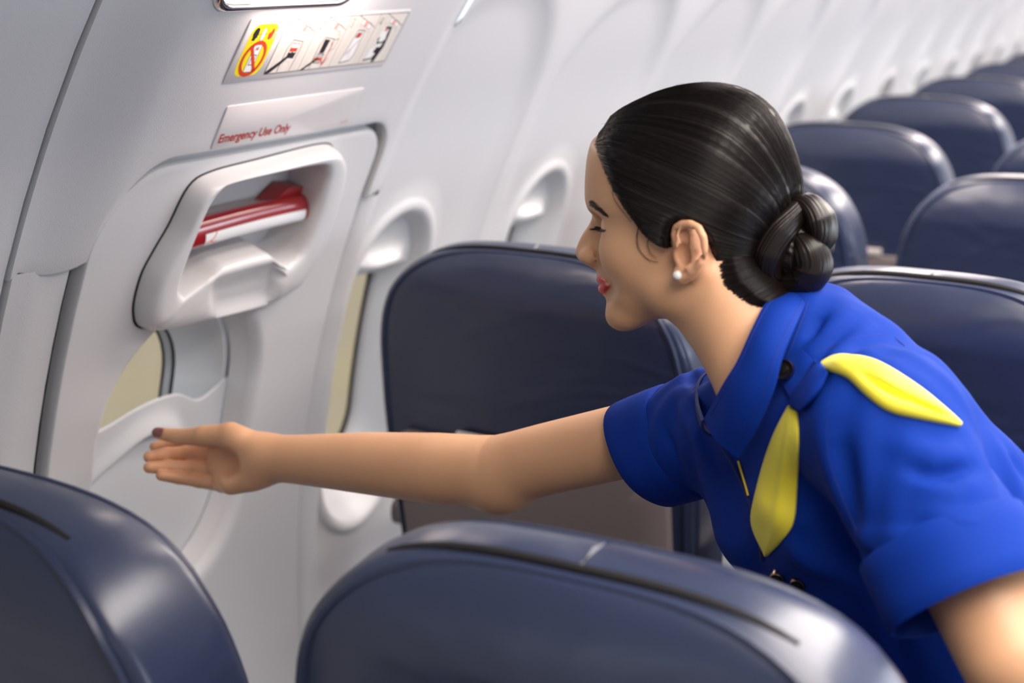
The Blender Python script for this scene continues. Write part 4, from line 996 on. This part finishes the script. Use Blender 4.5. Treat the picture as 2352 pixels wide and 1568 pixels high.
ph = rng.uniform(-math.pi, math.pi, NS); a1 = amax(ph)*rng.uniform(0.985, 1.03, NS); s = np.linspace(1, 0.02, m)
A_ = 0.10+(a1[:, None]-0.10)*s[None]; PHm = ph[:, None]+rng.normal(0, 0.012, NS)[:, None]*np.sin(s*3.0)[None]
D = sph(PHm.ravel(), A_.ravel()); r = rad(D).reshape(NS, m)
off = (HAIR_T*sstep(1.0, 0.90, s))[None]+0.0003+rng.uniform(-0.0002, 0.0007, NS)[:, None]
spl = HC+D*(r+off).reshape(-1, 1); spl = spl-D*(0.012*ear_dip(spl))[:, None]; sp_ = to_world(spl).reshape(NS, m, 3)
v, q = fibres(sp_, 0.00030)
# wisps at the temple, nape and crown
wv = []
def wisp(px, l_add=0.0, n=1, jit=2.0):
    for _ in range(n):
        P_ = []
        for (x, y) in px:
            x2, y2 = x+rng.normal(0, jit), y+rng.normal(0, jit); l = surf_l(x2, y2)+0.0012+l_add; a, b = HPx(x2, y2, l); P_.append((a, l, b))
        wv.append(to_world(resample(catmull(P_, 6, False), m, False)))
wisp([(1468, 520), (1463, 548), (1470, 575), (1490, 596), (1512, 603)], 0, 5, 1.6)
wisp([(1495, 540), (1488, 560), (1495, 582), (1508, 594)], 0, 4, 1.6)
wisp([(1412, 420), (1408, 450), (1425, 480), (1450, 510)], 0, 4, 1.4)
wisp([(1645, 605), (1655, 640), (1672, 665), (1700, 690)], 0, 6, 2.2)
wisp([(1625, 570), (1640, 615), (1660, 650)], 0.001, 4, 2)
wisp([(1690, 665), (1715, 700), (1740, 712)], 0.0, 10, 4)
for _ in range(14):
    x = rng.uniform(1380, 1660); y0 = np.interp(x, [1371, 1430, 1540, 1650], [303, 254, 206, 194])
    P_ = [(*HPx(x+d*40+rng.normal(0, 5), y0-h*rng.uniform(4, 14)),) for d, h in ((0, -0.6), (0.5, 0.5), (1.1, 0.8), (1.7, -0.1))]
    wv.append(to_world(resample(catmull([(a, rng.uniform(-0.02, 0.02), b) for a, b in P_], 6, False), m, False)))
v2, q2 = fibres(np.array(wv), 0.00016)
V = np.vstack([v, v2]); Q = np.vstack([q, q2+len(v)])
st_ = link('strand', np_mesh('strand', V, Q), 'hair', hair, True); st_['kind'] = 'stuff'
# hair rising from the nape to the bun, lying on the neck
def on_body(x, y, lo=1.14, hi=1.34, n=220):
    ray = P3(x, y, 1.0)-CAM; t = np.linspace(lo, hi, n); P = CAM+t[:, None]*ray; f = np.minimum(head_f(P), neck_f(P)); i = np.argmax(f < 0)
    return (P[i], t[i]) if f[i] < 0 else (None, None)
NST = [(1648, 574), (1651, 596), (1655, 618), (1660, 638), (1668, 655), (1690, 672), (1712, 690), (1735, 702), (1752, 704), (1768, 696)]
NEN = [(1782, 560), (1785, 580), (1790, 595), (1795, 605), (1800, 615), (1800, 625), (1802, 635), (1804, 645), (1812, 652), (1826, 662)]
NST = resample(catmull(NST, 8, False), 46, False); NEN = resample(catmull(NEN, 8, False), 46, False)
NG = []; nt_ = 22; dprev = 1.24
for a_, b_ in zip(NST, NEN):
    row = []; mid = (a_+b_)/2+np.array([-4, 10])
    ds = []
    for t in np.linspace(0, 1, nt_):
        xy = (1-t)**2*a_+2*t*(1-t)*mid+t*t*b_; P_, d_ = on_body(*xy); 
        if d_ is None: d_ = dprev
        dprev = d_; row.append(xy); ds.append(d_)
    ds = np.convolve(np.r_[[ds[0]]*3, ds, [ds[-1]]*3], np.ones(7)/7, 'valid')
    NG.append([P3(xy[0], xy[1], d_-0.0006-0.007*sstep(0.0, 0.35, t)) for xy, d_, t in zip(row, ds, np.linspace(0, 1, nt_))])
NG = np.array(NG)
MB().loft(list(NG), closed=False).build('nape_hair', 'hair', hair, True, 80)
ns_ = []
for _ in range(420):
    u = rng.uniform(0, 45); i = min(int(u), 44); f_ = u-i; k0 = 0
    ln = NG[i]*(1-f_)+NG[i+1]*f_; st0 = ln[0]+(ln[0]-ln[3])*rng.uniform(-0.1, 0.55)
    ns_.append(resample(np.vstack([st0, ln[2:]])+(CAM-ln[0])/np.linalg.norm(CAM-ln[0])*rng.uniform(0.0002, 0.0012), m, False))
v3, q3 = fibres(np.array(ns_), 0.00026)
o_ = link('strand', np_mesh('strand', v3, q3), 'hair', hair, True); o_['kind'] = 'stuff'
# bun: twisted locks with fine lengthwise grooves
def lock(px, lat, rw, rt, seed, name):
    C_ = catmull([(HPx(x, y)[0], l, HPx(x, y)[1]) for (x, y), l in zip(px, lat)], 14, False); n = len(C_); C_ = resample(C_, n, False)
    R1 = np.interp(np.linspace(0, 1, n), np.linspace(0, 1, len(rw)), rw); R2 = np.interp(np.linspace(0, 1, n), np.linspace(0, 1, len(rt)), rt)
    na = 120; an = np.linspace(0, 2*math.pi, na, endpoint=False); gr = noise1(an, seed, (22, 58))+0.8*noise1(an, seed+9, (8, 22))
    t = np.gradient(C_, axis=0); t /= np.linalg.norm(t, axis=1)[:, None]; rings = []
    for i in range(n):
        w1 = np.cross(t[i], lx); w1 /= np.linalg.norm(w1)+1e-9; w2 = np.cross(w1, t[i])
        tw = 0.9*i/n
        gg = np.interp((an+tw) % (2*math.pi), an, gr, period=2*math.pi)
        rings.append(to_world(C_[i]+np.outer(np.cos(an)*R1[i]*(1+0.035*gg), w1)+np.outer(np.sin(an)*R2[i]*(1+0.035*gg), w2)))
    o = MB().loft(rings, cap0=True, cap1=True).build(name, 'hair', hair, True, 80); return o
lock([(1770, 590), (1800, 575), (1835, 570), (1865, 580), (1880, 600)], [0.0, 0.0, 0.0, 0.0, 0.0], [0.020, 0.032, 0.034, 0.028, 0.012], [0.022, 0.030, 0.033, 0.028, 0.012], 11, 'bun_coil')
lock([(1850, 462), (1832, 488), (1802, 530), (1782, 575), (1778, 615), (1798, 645)], [0.004, 0.016, 0.024, 0.024, 0.018, 0.006], [0.006, 0.012, 0.0150, 0.0150, 0.012, 0.006], [0.012, 0.017, 0.019, 0.019, 0.016, 0.008], 21, 'bun_coil')
lock([(1836, 466), (1862, 472), (1884, 502), (1890, 540), (1876, 572)], [0.000, 0.010, 0.012, 0.010, 0.006], [0.006, 0.011, 0.0135, 0.0125, 0.007], [0.014, 0.020, 0.024, 0.021, 0.010], 31, 'bun_coil')
lock([(1842, 540), (1864, 565), (1874, 600), (1858, 630), (1822, 644), (1790, 636)], [0.022, 0.026, 0.022, 0.018, 0.014, 0.006], [0.006, 0.015, 0.0175, 0.016, 0.012, 0.006], [0.008, 0.014, 0.018, 0.017, 0.012, 0.006], 41, 'bun_coil')
# ------------------------------------------------------------------ brow, lashes, pearl earring
def on_face(x, y, n=60):
    """world point where the pixel's ray meets the head"""
    ray = P3(x, y, 1.0)-CAM; t = np.linspace(1.17, 1.31, 420); P = CAM+t[:, None]*ray; f = head_f(P); i = np.argmax(f < 0)
    if f[i] >= 0: return None
    return P[i]
bw = []
for _ in range(150):
    u = rng.uniform(0, 1); x = 1353+34*u; y = 466+27*u**1.15+rng.uniform(-1, 1)*(6.5*(1-0.55*u)); a = on_face(x, y)
    if a is None: continue
    dx, dy = 8+4*u, -3+9*u; b = on_face(x+dx, y+dy)
    if b is None: continue
    n_ = (CAM-a)/np.linalg.norm(CAM-a)*0.0006; bw.append(resample(np.array([a+n_*0.3, (a+b)/2+n_*1.8, b+n_*0.8]), 6, False))
if bw:
    v, q = fibres(np.array(bw), 0.00030); o = pchild(link('eyebrow', np_mesh('eyebrow', v, q), 'brow', None, True)); o['kind'] = 'stuff'
lw = []
for u in np.linspace(0, 1, 46):
    x, y = 1367+25*u, 517+9*u; a = on_face(x, y)
    if a is None: continue
    ln = 0.0085*(1-0.35*u)*rng.uniform(0.8, 1.1); d1 = hp*0.55-hq*0.75+hl*0.25; d2 = hp*0.95+hq*0.10+hl*0.2
    k1 = a+ln*0.45*d1; k2 = k1+ln*0.55*(d2+rng.normal(0, 0.12, 3)); lw.append(resample(catmull([a-hp*0.001, k1, k2], 5, False), 8, False))
if lw:
    v, q = fibres(np.array(lw), 0.00026); o = pchild(link('eyelash', np_mesh('eyelash', v, q), 'brow', None, True)); o['kind'] = 'stuff'
MT['pearl'] = mat('pearl', (0.80, 0.77, 0.74), 0.18, coat=0.7, coat_r=0.1, sheen=0.2)
ec = to_world(EP(1558, 632, 0.0105)); mbp = MB(); n = 20
mbp.loft([[ec+0.0042*np.array([math.sin(a)*math.cos(b), math.sin(a)*math.sin(b), math.cos(a)]) for b in np.linspace(0, 2*math.pi, 24, endpoint=False)] for a in np.linspace(0.02, math.pi-0.02, n)], cap0=True, cap1=True)
pchild(mbp.build('earring', 'pearl'), 'round white pearl stud earring')
# ------------------------------------------------------------------ uniform
def cloth_mat(name, col, col2):
    m = mat(name, col, 0.80, spec=0.15, sheen=0.0, bump=(1500, 0.25, 0.0004)); return m
MT['uniform'] = cloth_mat('blue_cloth', (0.0010, 0.027, 0.245), None)
MT['seam'] = mat('blue_seam', (0.003, 0.016, 0.20), 0.8)
MT['scarf'] = mat('yellow_cloth', (0.94, 0.80, 0.05), 0.6, sheen=0.1, bump=(900, 0.2, 0.0004))
MT['button'] = mat('gunmetal', (0.06, 0.055, 0.05), 0.25, metal=0.9)
MT['buttonring'] = mat('bronze_ring', (0.35, 0.26, 0.20), 0.22, metal=1.0)
MT['zip'] = mat('zip_yellow', (0.55, 0.42, 0.02), 0.5)
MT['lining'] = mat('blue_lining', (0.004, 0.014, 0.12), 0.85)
MT['shoe'] = mat('black_shoe', (0.01, 0.01, 0.012), 0.3)
RS2, LS2 = P3(1632, 990, 1.40), P3(2038, 990, 1.135)
CR, CL = P3(1492, 1038, 1.455), P3(2238, 1388, 1.045)
dR = (RE-RS); dR /= np.linalg.norm(dR); dL = LE-LS; dL /= np.linalg.norm(dL)
dR2 = CR-RS2; dR2 /= np.linalg.norm(dR2)
cutR = dR*0.85+np.array([0, 0, 0.0]); nR = P3(1405, 940, 1.455)-P3(1575, 1140, 1.455)     # cuff edge direction seen in the photo
nR = dR-nR*(dR@nR)/(nR@nR); nR /= np.linalg.norm(nR)
nL = P3(2040, 1450, 1.045)-P3(2352, 1338, 1.045); nL = dL-nL*(dL@nL)/(nL@nL); nL /= np.linalg.norm(nL)
TOR = [((1895, 862, 1.265), 0.056, 0.035), ((1980, 1000, 1.25), 0.070, 0.032), ((2100, 1195, 1.265), 0.082, 0.038), ((2280, 1430, 1.33), 0.090, 0.04), ((2520, 1640, 1.42), 0.115, 0.05)]
CHE = [((1800, 985, 1.30), 0.050, 0.02), ((1900, 1165, 1.285), 0.076, 0.045), ((2080, 1395, 1.31), 0.080, 0.045), ((2330, 1560, 1.38), 0.090, 0.04)]
def sleeve(P, a, b, n, ra, rb, body_r, k0):
    f = cone(P, a, b+(b-a)*0.4, ra, ra+(rb-ra)*1.4)
    s = (P-b)@n
    dist, t = segdist(P, a, b+(b-a)*0.4)
    return smax(f, s+0.022, 0.003)
def cuff(a, b, n, rb, parent, name):
    """turned-up cuff band: rings of the sleeve's round section, cut along the plane with normal n"""
    ax = (b-a)/np.linalg.norm(b-a); u = np.cross(ax, [0, 0, 1.0]); u /= np.linalg.norm(u); v = np.cross(ax, u)
    def ring(r, s):
        out = []
        for t in np.linspace(0, 2*math.pi, 64, endpoint=False):
            p = b+(r+0.0012*math.sin(3*t+1)+0.0008*math.sin(5*t))*(math.cos(t)*u+math.sin(t)*v); out.append(p+ax*((s-(p-b)@n)/(ax@n)))
        return out
    return MB().loft([ring(rb-0.004, -0.056), ring(rb+0.0030, -0.057), ring(rb+0.0048, -0.055), ring(rb+0.0050, -0.040), ring(rb+0.0045, -0.015), ring(rb+0.0040, -0.001), ring(rb+0.0030, 0.0), ring(rb+0.0008, -0.001), ring(rb-0.0002, -0.010), ring(rb-0.001, -0.050)]).build(name, 'uniform', parent, True, 50)
def dress0(P):
    f = cone(P, RS2, LS2, 0.058, 0.058)
    for ch in (TOR, CHE):
        for (p, r, w_), (q, r2, w2) in zip(ch[:-1], ch[1:]):
            A0, B0 = P3(*p), P3(*q)
            for sg in (-1, 1): f = smin(f, cone(P, A0+AX*sg*w_, B0+AX*sg*w2, r, r2), 0.035)
    f = smin(f, cone(P, P3(1836, 786, 1.262), P3(1905, 866, 1.265), 0.058, 0.061), 0.03)
    hz = HIP-np.array([0, 0, 0.32])
    sk = smin(cone(P, HIP+AX*0.06, hz+AX*0.05, 0.115, 0.115), cone(P, HIP-AX*0.06, hz-AX*0.05, 0.115, 0.115), 0.05)
    f = smin(f, smax(sk, 0.52-P[:, 2], 0.004), 0.04)
    f = smin(f, sleeve(P, LS2, CL, nL, 0.063, 0.058, 0.045, 0), 0.022)
    f = smin(f, sleeve(P, RS2, CR, nR, 0.060, 0.0545, 0.042, 0), 0.018)
    # neck opening
    f = smax(f, -cone(P, NK0, P3(1742, 772, 1.262), 0.051, 0.0525), 0.004)
    return f
def hit(fn, x, y, lo=0.9, hi=1.7, n=900):
    ray = P3(x, y, 1.0)-CAM; t = np.linspace(lo, hi, n); P = CAM+t[:, None]*ray; f = fn(P); i = np.argmax(f < 0)
    return P[i] if f[i] < 0 else None
FOLDS = []
def fold(px, w_, amp):
    pts = [hit(dress0, x, y) for x, y in px]; pts = [p for p in pts if p is not None]
    if len(pts) > 1: FOLDS.append((resample(np.array(pts), 7, False), w_, amp))
for px, w_, amp in [
    ([(1952, 722), (1905, 765), (1855, 835)], 0.0085, 0.0105), ([(1995, 755), (1945, 800), (1890, 850)], 0.0075, 0.0090), ([(2042, 800), (1990, 820), (1930, 855)], 0.008, 0.0085),
    ([(1890, 720), (1868, 790)], 0.007, -0.004),
    ([(2215, 1040), (2150, 1050), (2060, 1020)], 0.010, 0.0060), ([(2230, 1075), (2150, 1100), (2090, 1080)], 0.006, -0.0050), ([(2250, 1110), (2180, 1140), (2100, 1110)], 0.010, 0.0055),
    ([(2290, 1200), (2220, 1215), (2120, 1170)], 0.010, 0.0060), ([(2270, 1240), (2190, 1260), (2110, 1230)], 0.007, -0.0045),
    ([(1975, 1240), (2060, 1290), (2160, 1300), (2260, 1270)], 0.008, 0.0055), ([(1985, 1262), (2060, 1318), (2180, 1325)], 0.006, -0.0045), ([(1970, 1225), (2080, 1240), (2200, 1230)], 0.007, 0.0040),
    ([(1925, 1000), (1945, 1100), (1975, 1230)], 0.012, -0.0060), ([(1890, 930), (1905, 1050), (1950, 1200)], 0.014, 0.0030),
    ([(2250, 960), (2290, 1080), (2340, 1200)], 0.010, -0.0040), ([(2290, 1010), (2330, 1110), (2352, 1180)], 0.008, 0.0040), ([(2320, 1040), (2352, 1100)], 0.006, -0.0035),
    ([(1560, 855), (1590, 880), (1610, 930)], 0.010, 0.0065), ([(1585, 850), (1600, 900), (1612, 960)], 0.006, -0.0060), ([(1500, 890), (1520, 960), (1560, 1060)], 0.006, -0.0028), ([(1555, 900), (1600, 1000), (1640, 1080)], 0.008, 0.0040),
    ([(1720, 1120), (1780, 1180), (1850, 1200)], 0.010, 0.0035), ([(1800, 1230), (1860, 1290), (1960, 1330)], 0.012, 0.0040), ([(1860, 1120), (1900, 1200), (1960, 1290)], 0.010, -0.0040)]:
    fold(px, w_, amp)
def dress_f(P):
    f = dress0(P)
    m = np.abs(f) < 0.03
    if m.any():
        Q = P[m]; g = f[m]
        for pts, w_, amp in FOLDS:
            n = near(Q, pts.min(0), pts.max(0), 3*w_)
            if not n.any(): continue
            R = Q[n]; d = None; tt_ = None
            for i in range(len(pts)-1):
                a, t = segdist(R, pts[i], pts[i+1]); u = (i+t)/(len(pts)-1)
                if d is None: d, tt_ = a, u
                else: tt_ = np.where(a < d, u, tt_); d = np.minimum(a, d)
            g[n] -= 1.5*amp*np.exp(-(d/w_)**2)*np.sin(np.clip(tt_, 0, 1)*0.86*math.pi+0.22)
        x, y, z = Q.T
        g -= 0.0009*(np.sin(47*x+31*z+9*np.sin(23*y))+np.sin(61*y-38*z+7*np.sin(29*x)))
        f[m] = g
    return f
bp_ = np.array([RS2, LS2, CR, CL, HIP, P3(1830, 800, 1.262), np.array([HIP[0], HIP[1], 0.5])])
VD, QD = surface_net(dress_f, bp_.min(0)-0.19, bp_.max(0)+0.19, 0.0026)
VD = relax(VD, QD, 1, 0.5)
dress = pchild(link('uniform_dress', np_mesh('uniform_dress', VD, QD), 'uniform', None, True), 'royal blue short-sleeved uniform dress')
cuff(LS2, CL, nL, 0.0600, dress, 'cuff'); cuff(RS2, CR, nR, 0.0560, dress, 'cuff')
from mathutils.bvhtree import BVHTree
bvh = BVHTree.FromPolygons([Vector(v) for v in VD.tolist()], QD.tolist())
def onD(x, y, off=0.0):
    d = Vector(P3(x, y, 1.0)-CAM).normalized(); h = bvh.ray_cast(Vector(CAM), d)
    if h[0] is None: return None
    return np.array(h[0])+np.array(h[1])*off if (h[1]@d if False else h[1].dot(d)) < 0 else np.array(h[0])-np.array(h[1])*off
def lineD(px, off=0.0, n=40, smooth=5):
    px = resample(catmull(px, 8, False), n, False); pts = []; last = None
    for x, y in px:
        p = onD(x, y, off)
        if p is not None and (last is None or np.linalg.norm(p-last) < 0.05): pts.append(p); last = p
    pts = np.array(pts); k = np.ones(smooth)/smooth; h = smooth//2
    return np.stack([np.convolve(np.r_[[pts[0, i]]*h, pts[:, i], [pts[-1, i]]*h], k, 'valid') for i in range(3)], 1)
def seam(px, r=0.0007, name='seam', m='seam', off=-0.0002):
    r = r*0.6
    pts = lineD(px, off); o = MB().tube(pts, r, 5).build(name, m, dress, True, 80); return o
# collar: near half and far half of a folded stand collar around the neck
def strip(N, U, thick, name, m, nt=50, nw=10, bulge=0.006):
    n = resample(catmull([P3(*p) for p in N], 8, False), nt, False); u = resample(catmull([P3(*p) for p in U], 8, False), nt, False)
    top = []; bot = []
    for i in range(nt):
        t_ = n[min(i+1, nt-1)]-n[max(i-1, 0)]; ac = u[i]-n[i]; nr = np.cross(t_, ac); nr /= np.linalg.norm(nr)+1e-9
        if nr@(CAM-n[i]) < 0: nr = -nr
        rt = [n[i]+ac*s+nr*(bulge*math.sin(s*math.pi)) for s in np.linspace(0, 1, nw)]; top.append(rt); bot.append([p-nr*thick for p in rt])
    mb = MB(); rings = [list(t)+list(b[::-1]) for t, b in zip(top, bot)]; mb.loft(rings, True, True, True)
    return mb.build(name, m, dress, True, 50, 0), np.array(top)
col, ct = strip([(1800, 668, 1.262), (1760, 694, 1.215), (1728, 752, 1.190), (1692, 830, 1.185), (1660, 882, 1.195), (1617, 961, 1.228)],
                [(1856, 684, 1.222), (1828, 745, 1.178), (1794, 822, 1.155), (1772, 900, 1.152), (1735, 985, 1.168), (1696, 1052, 1.195)], 0.0028, 'collar', 'uniform')
far, ft = strip([(1800, 668, 1.262), (1770, 700, 1.32), (1720, 770, 1.375), (1660, 830, 1.372), (1612, 868, 1.345), (1604, 915, 1.305), (1617, 963, 1.245)],
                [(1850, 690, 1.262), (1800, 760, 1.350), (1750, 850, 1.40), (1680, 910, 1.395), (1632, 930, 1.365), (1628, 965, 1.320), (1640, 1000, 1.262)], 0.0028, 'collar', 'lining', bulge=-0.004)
def collar_line(fr, name):
    j = fr*(ct.shape[1]-1); i = int(j); f_ = j-i; L_ = ct[:, i]*(1-f_)+ct[:, min(i+1, ct.shape[1]-1)]*f_
    L_ = L_+(CAM-L_)/np.linalg.norm(CAM-L_, axis=1)[:, None]*0.0003
    return MB().tube(resample(L_[3:-3], 60, False), 0.00035, 5).build(name, 'seam', col, True, 80)
collar_line(0.12, 'stitching'); collar_line(0.88, 'stitching')
# seams and front opening
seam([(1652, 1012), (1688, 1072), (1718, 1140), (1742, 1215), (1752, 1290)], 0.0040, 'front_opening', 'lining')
MB().tube(lineD([(1697, 1055), (1706, 1085), (1716, 1118), (1722, 1140)], 0.0012, 20), 0.0011, 6).build('zip', 'zip', dress, True, 80)
seam([(1858, 690), (1830, 765), (1802, 835), (1790, 850)], 0.0009); seam([(1795, 838), (1870, 812), (1960, 775), (2030, 768)], 0.0009)
seam([(2050, 770), (2150, 860), (2230, 980), (2300, 1120)], 0.0009); seam([(1915, 880), (1900, 960), (1905, 1060), (1950, 1180), (1975, 1240)], 0.0009)
seam([(1815, 1180), (1822, 1260), (1818, 1330)], 0.0009); seam([(2300, 960), (2330, 1030), (2350, 1060)], 0.0009)
# epaulette with button; the scarf runs through its loop
def patch(outl, off, th, name, m, parent, puff=0.0, n=18):
    """four-sided cloth patch: outl = (left edge px list, right edge px list), laid on the dress"""
    A_ = resample(catmull(outl[0], 8, False), n, False); B_ = resample(catmull(outl[1], 8, False), n, False); nw = 13; T_, Bm = [], []
    for a, b in zip(A_, B_):
        row = []
        for s in np.linspace(0, 1, nw):
            xy = a*(1-s)+b*s; p = onD(xy[0], xy[1], 0.0)
            row.append(p if p is not None else np.full(3, np.nan))
        T_.append(row)
    T_ = np.array(T_)
    # fill misses from neighbours, smooth depth
    for _ in range(30):
        bad = np.isnan(T_).any(2)
        if not bad.any(): break
        for i, j in np.argwhere(bad):
            nb = [T_[i2, j2] for i2, j2 in ((i-1, j), (i+1, j), (i, j-1), (i, j+1)) if 0 <= i2 < n and 0 <= j2 < nw and not np.isnan(T_[i2, j2]).any()]
            if nb: T_[i, j] = np.mean(nb, 0)
    for _ in range(3):
        Z = T_.copy(); Z[1:-1] = 0.25*T_[:-2]+0.5*T_[1:-1]+0.25*T_[2:]; T_ = Z
    vw = CAM-T_; vw /= np.linalg.norm(vw, axis=2, keepdims=True)
    du = np.gradient(T_, axis=0); dv = np.gradient(T_, axis=1); nr = np.cross(du, dv); nr /= np.linalg.norm(nr, axis=2, keepdims=True)+1e-9
    nr *= np.sign((nr*vw).sum(2, keepdims=True)+1e-9)
    nr = nr*0.6+vw*0.4
    s = np.linspace(0, 1, nw)[None, :, None]; t = np.linspace(0, 1, n)[:, None, None]
    pf = puff(t, s) if callable(puff) else puff*np.sin(s*math.pi)**0.7*np.sin(np.clip(t*0.94+0.03, 0, 1)*math.pi)**0.5
    top = T_+nr*(off+pf); bot = T_+nr*(off-th)
    rings = [list(a)+list(b[::-1]) for a, b in zip(top, bot)]
    return MB().loft(rings, True, True, True).build(name, m, parent, True, 60)
ep = patch(([(1787, 842), (1795, 870), (1812, 905), (1836, 938)], [(1845, 806), (1862, 822), (1880, 842), (1902, 862)]), 0.0035, 0.004, 'epaulette', 'uniform', dress, 0.0015)
lp_ = patch(([(1880, 832), (1860, 870), (1835, 905), (1822, 930)], [(1910, 860), (1895, 895), (1868, 930), (1848, 948)]), 0.0085, 0.003, 'epaulette_loop', 'uniform', dress, 0.004)
def back_puff(t, s): return (0.0085*np.sin(s*math.pi)**0.6-0.011*np.exp(-((s-0.62+0.12*t)/0.08)**2)*sstep(0.25, 0.45, t)*sstep(0.98, 0.75, t))*np.sin(np.clip(t*0.93+0.06, 0, 1)*math.pi)**0.5
b1 = patch(([(1882, 842), (1905, 822), (1950, 815), (2010, 828), (2080, 868), (2140, 912), (2205, 972)], [(1892, 850), (1912, 856), (1945, 866), (1985, 905), (2040, 945), (2110, 962), (2204, 980)]), 0.003, 0.003, 'scarf_tail', 'scarf', dress, back_puff, 34)
b2 = patch(([(1814, 932), (1782, 990), (1756, 1060), (1738, 1130), (1726, 1195), (1742, 1240), (1760, 1274)], [(1832, 946), (1836, 1000), (1834, 1080), (1830, 1150), (1824, 1205), (1795, 1245), (1764, 1276)]), 0.003, 0.003, 'scarf_tail', 'scarf', dress, lambda t, s: 0.006*np.sin(s*math.pi)**0.7*np.sin(np.clip(t*0.93+0.05, 0, 1)*math.pi)**0.4+0.003*np.exp(-((s-0.68)/0.10)**2)*np.sin(np.clip(t, 0, 1)*math.pi), 30)
for o in (b1, b2): o['label'] = 'yellow scarf tail at the shoulder'
def disc(px, py, r, off, name, parent):
    c = onD(px, py, off); n0 = np.array(bvh.find_nearest(Vector(c))[1]); n0 = n0 if n0@(CAM-c) > 0 else -n0
    n0 = n0*0.7+(CAM-c)/np.linalg.norm(CAM-c)*0.3+cr*0.25; n0 /= np.linalg.norm(n0)
    u = np.cross(n0, [0, 0, 1.0]); u /= np.linalg.norm(u); w2 = np.cross(n0, u); an = np.linspace(0, 2*math.pi, 32, endpoint=False)
    R = lambda rr_, h: [c+n0*h+rr_*(math.cos(a)*u+math.sin(a)*w2) for a in an]
    o = MB().loft([R(r, -0.004), R(r, 0.002), R(r*0.93, 0.0032), R(r*0.80, 0.0030), R(r*0.76, 0.0018)]).build(name, 'buttonring', parent, True, 60)
    MB().loft([R(r*0.78, 0.0018), R(r*0.45, 0.0018), R(r*0.40, 0.0030), R(r*0.2, 0.0032)], cap1=True).build('button_face', 'button', o, True, 60); return o
disc(1819, 857, 0.0088, 0.0095, 'button', dress)
disc(1790, 1322, 0.007, 0.002, 'button', dress); disc(1836, 1338, 0.007, 0.002, 'button', dress)
# shoes
for i, (h, k, an) in enumerate(LEGS):
    c = an+np.array([-0.05, 0.01, -0.05])
    rg = []
    for t in np.linspace(0, 1, 14):
        x0 = an[0]+0.045-0.20*t; w2 = 0.036*(math.sin(math.pi*(0.12+0.80*t))**0.5); hh = 0.062-0.030*t
        rg.append([(x0, an[1]+0.01+w2*math.cos(a), max(0.0, 0.5*hh+0.5*hh*math.sin(a))) for a in np.linspace(0, 2*math.pi, 20, endpoint=False)])
    pchild(MB().loft(rg, True, True, True).build('shoe', 'shoe', None, True, 60))
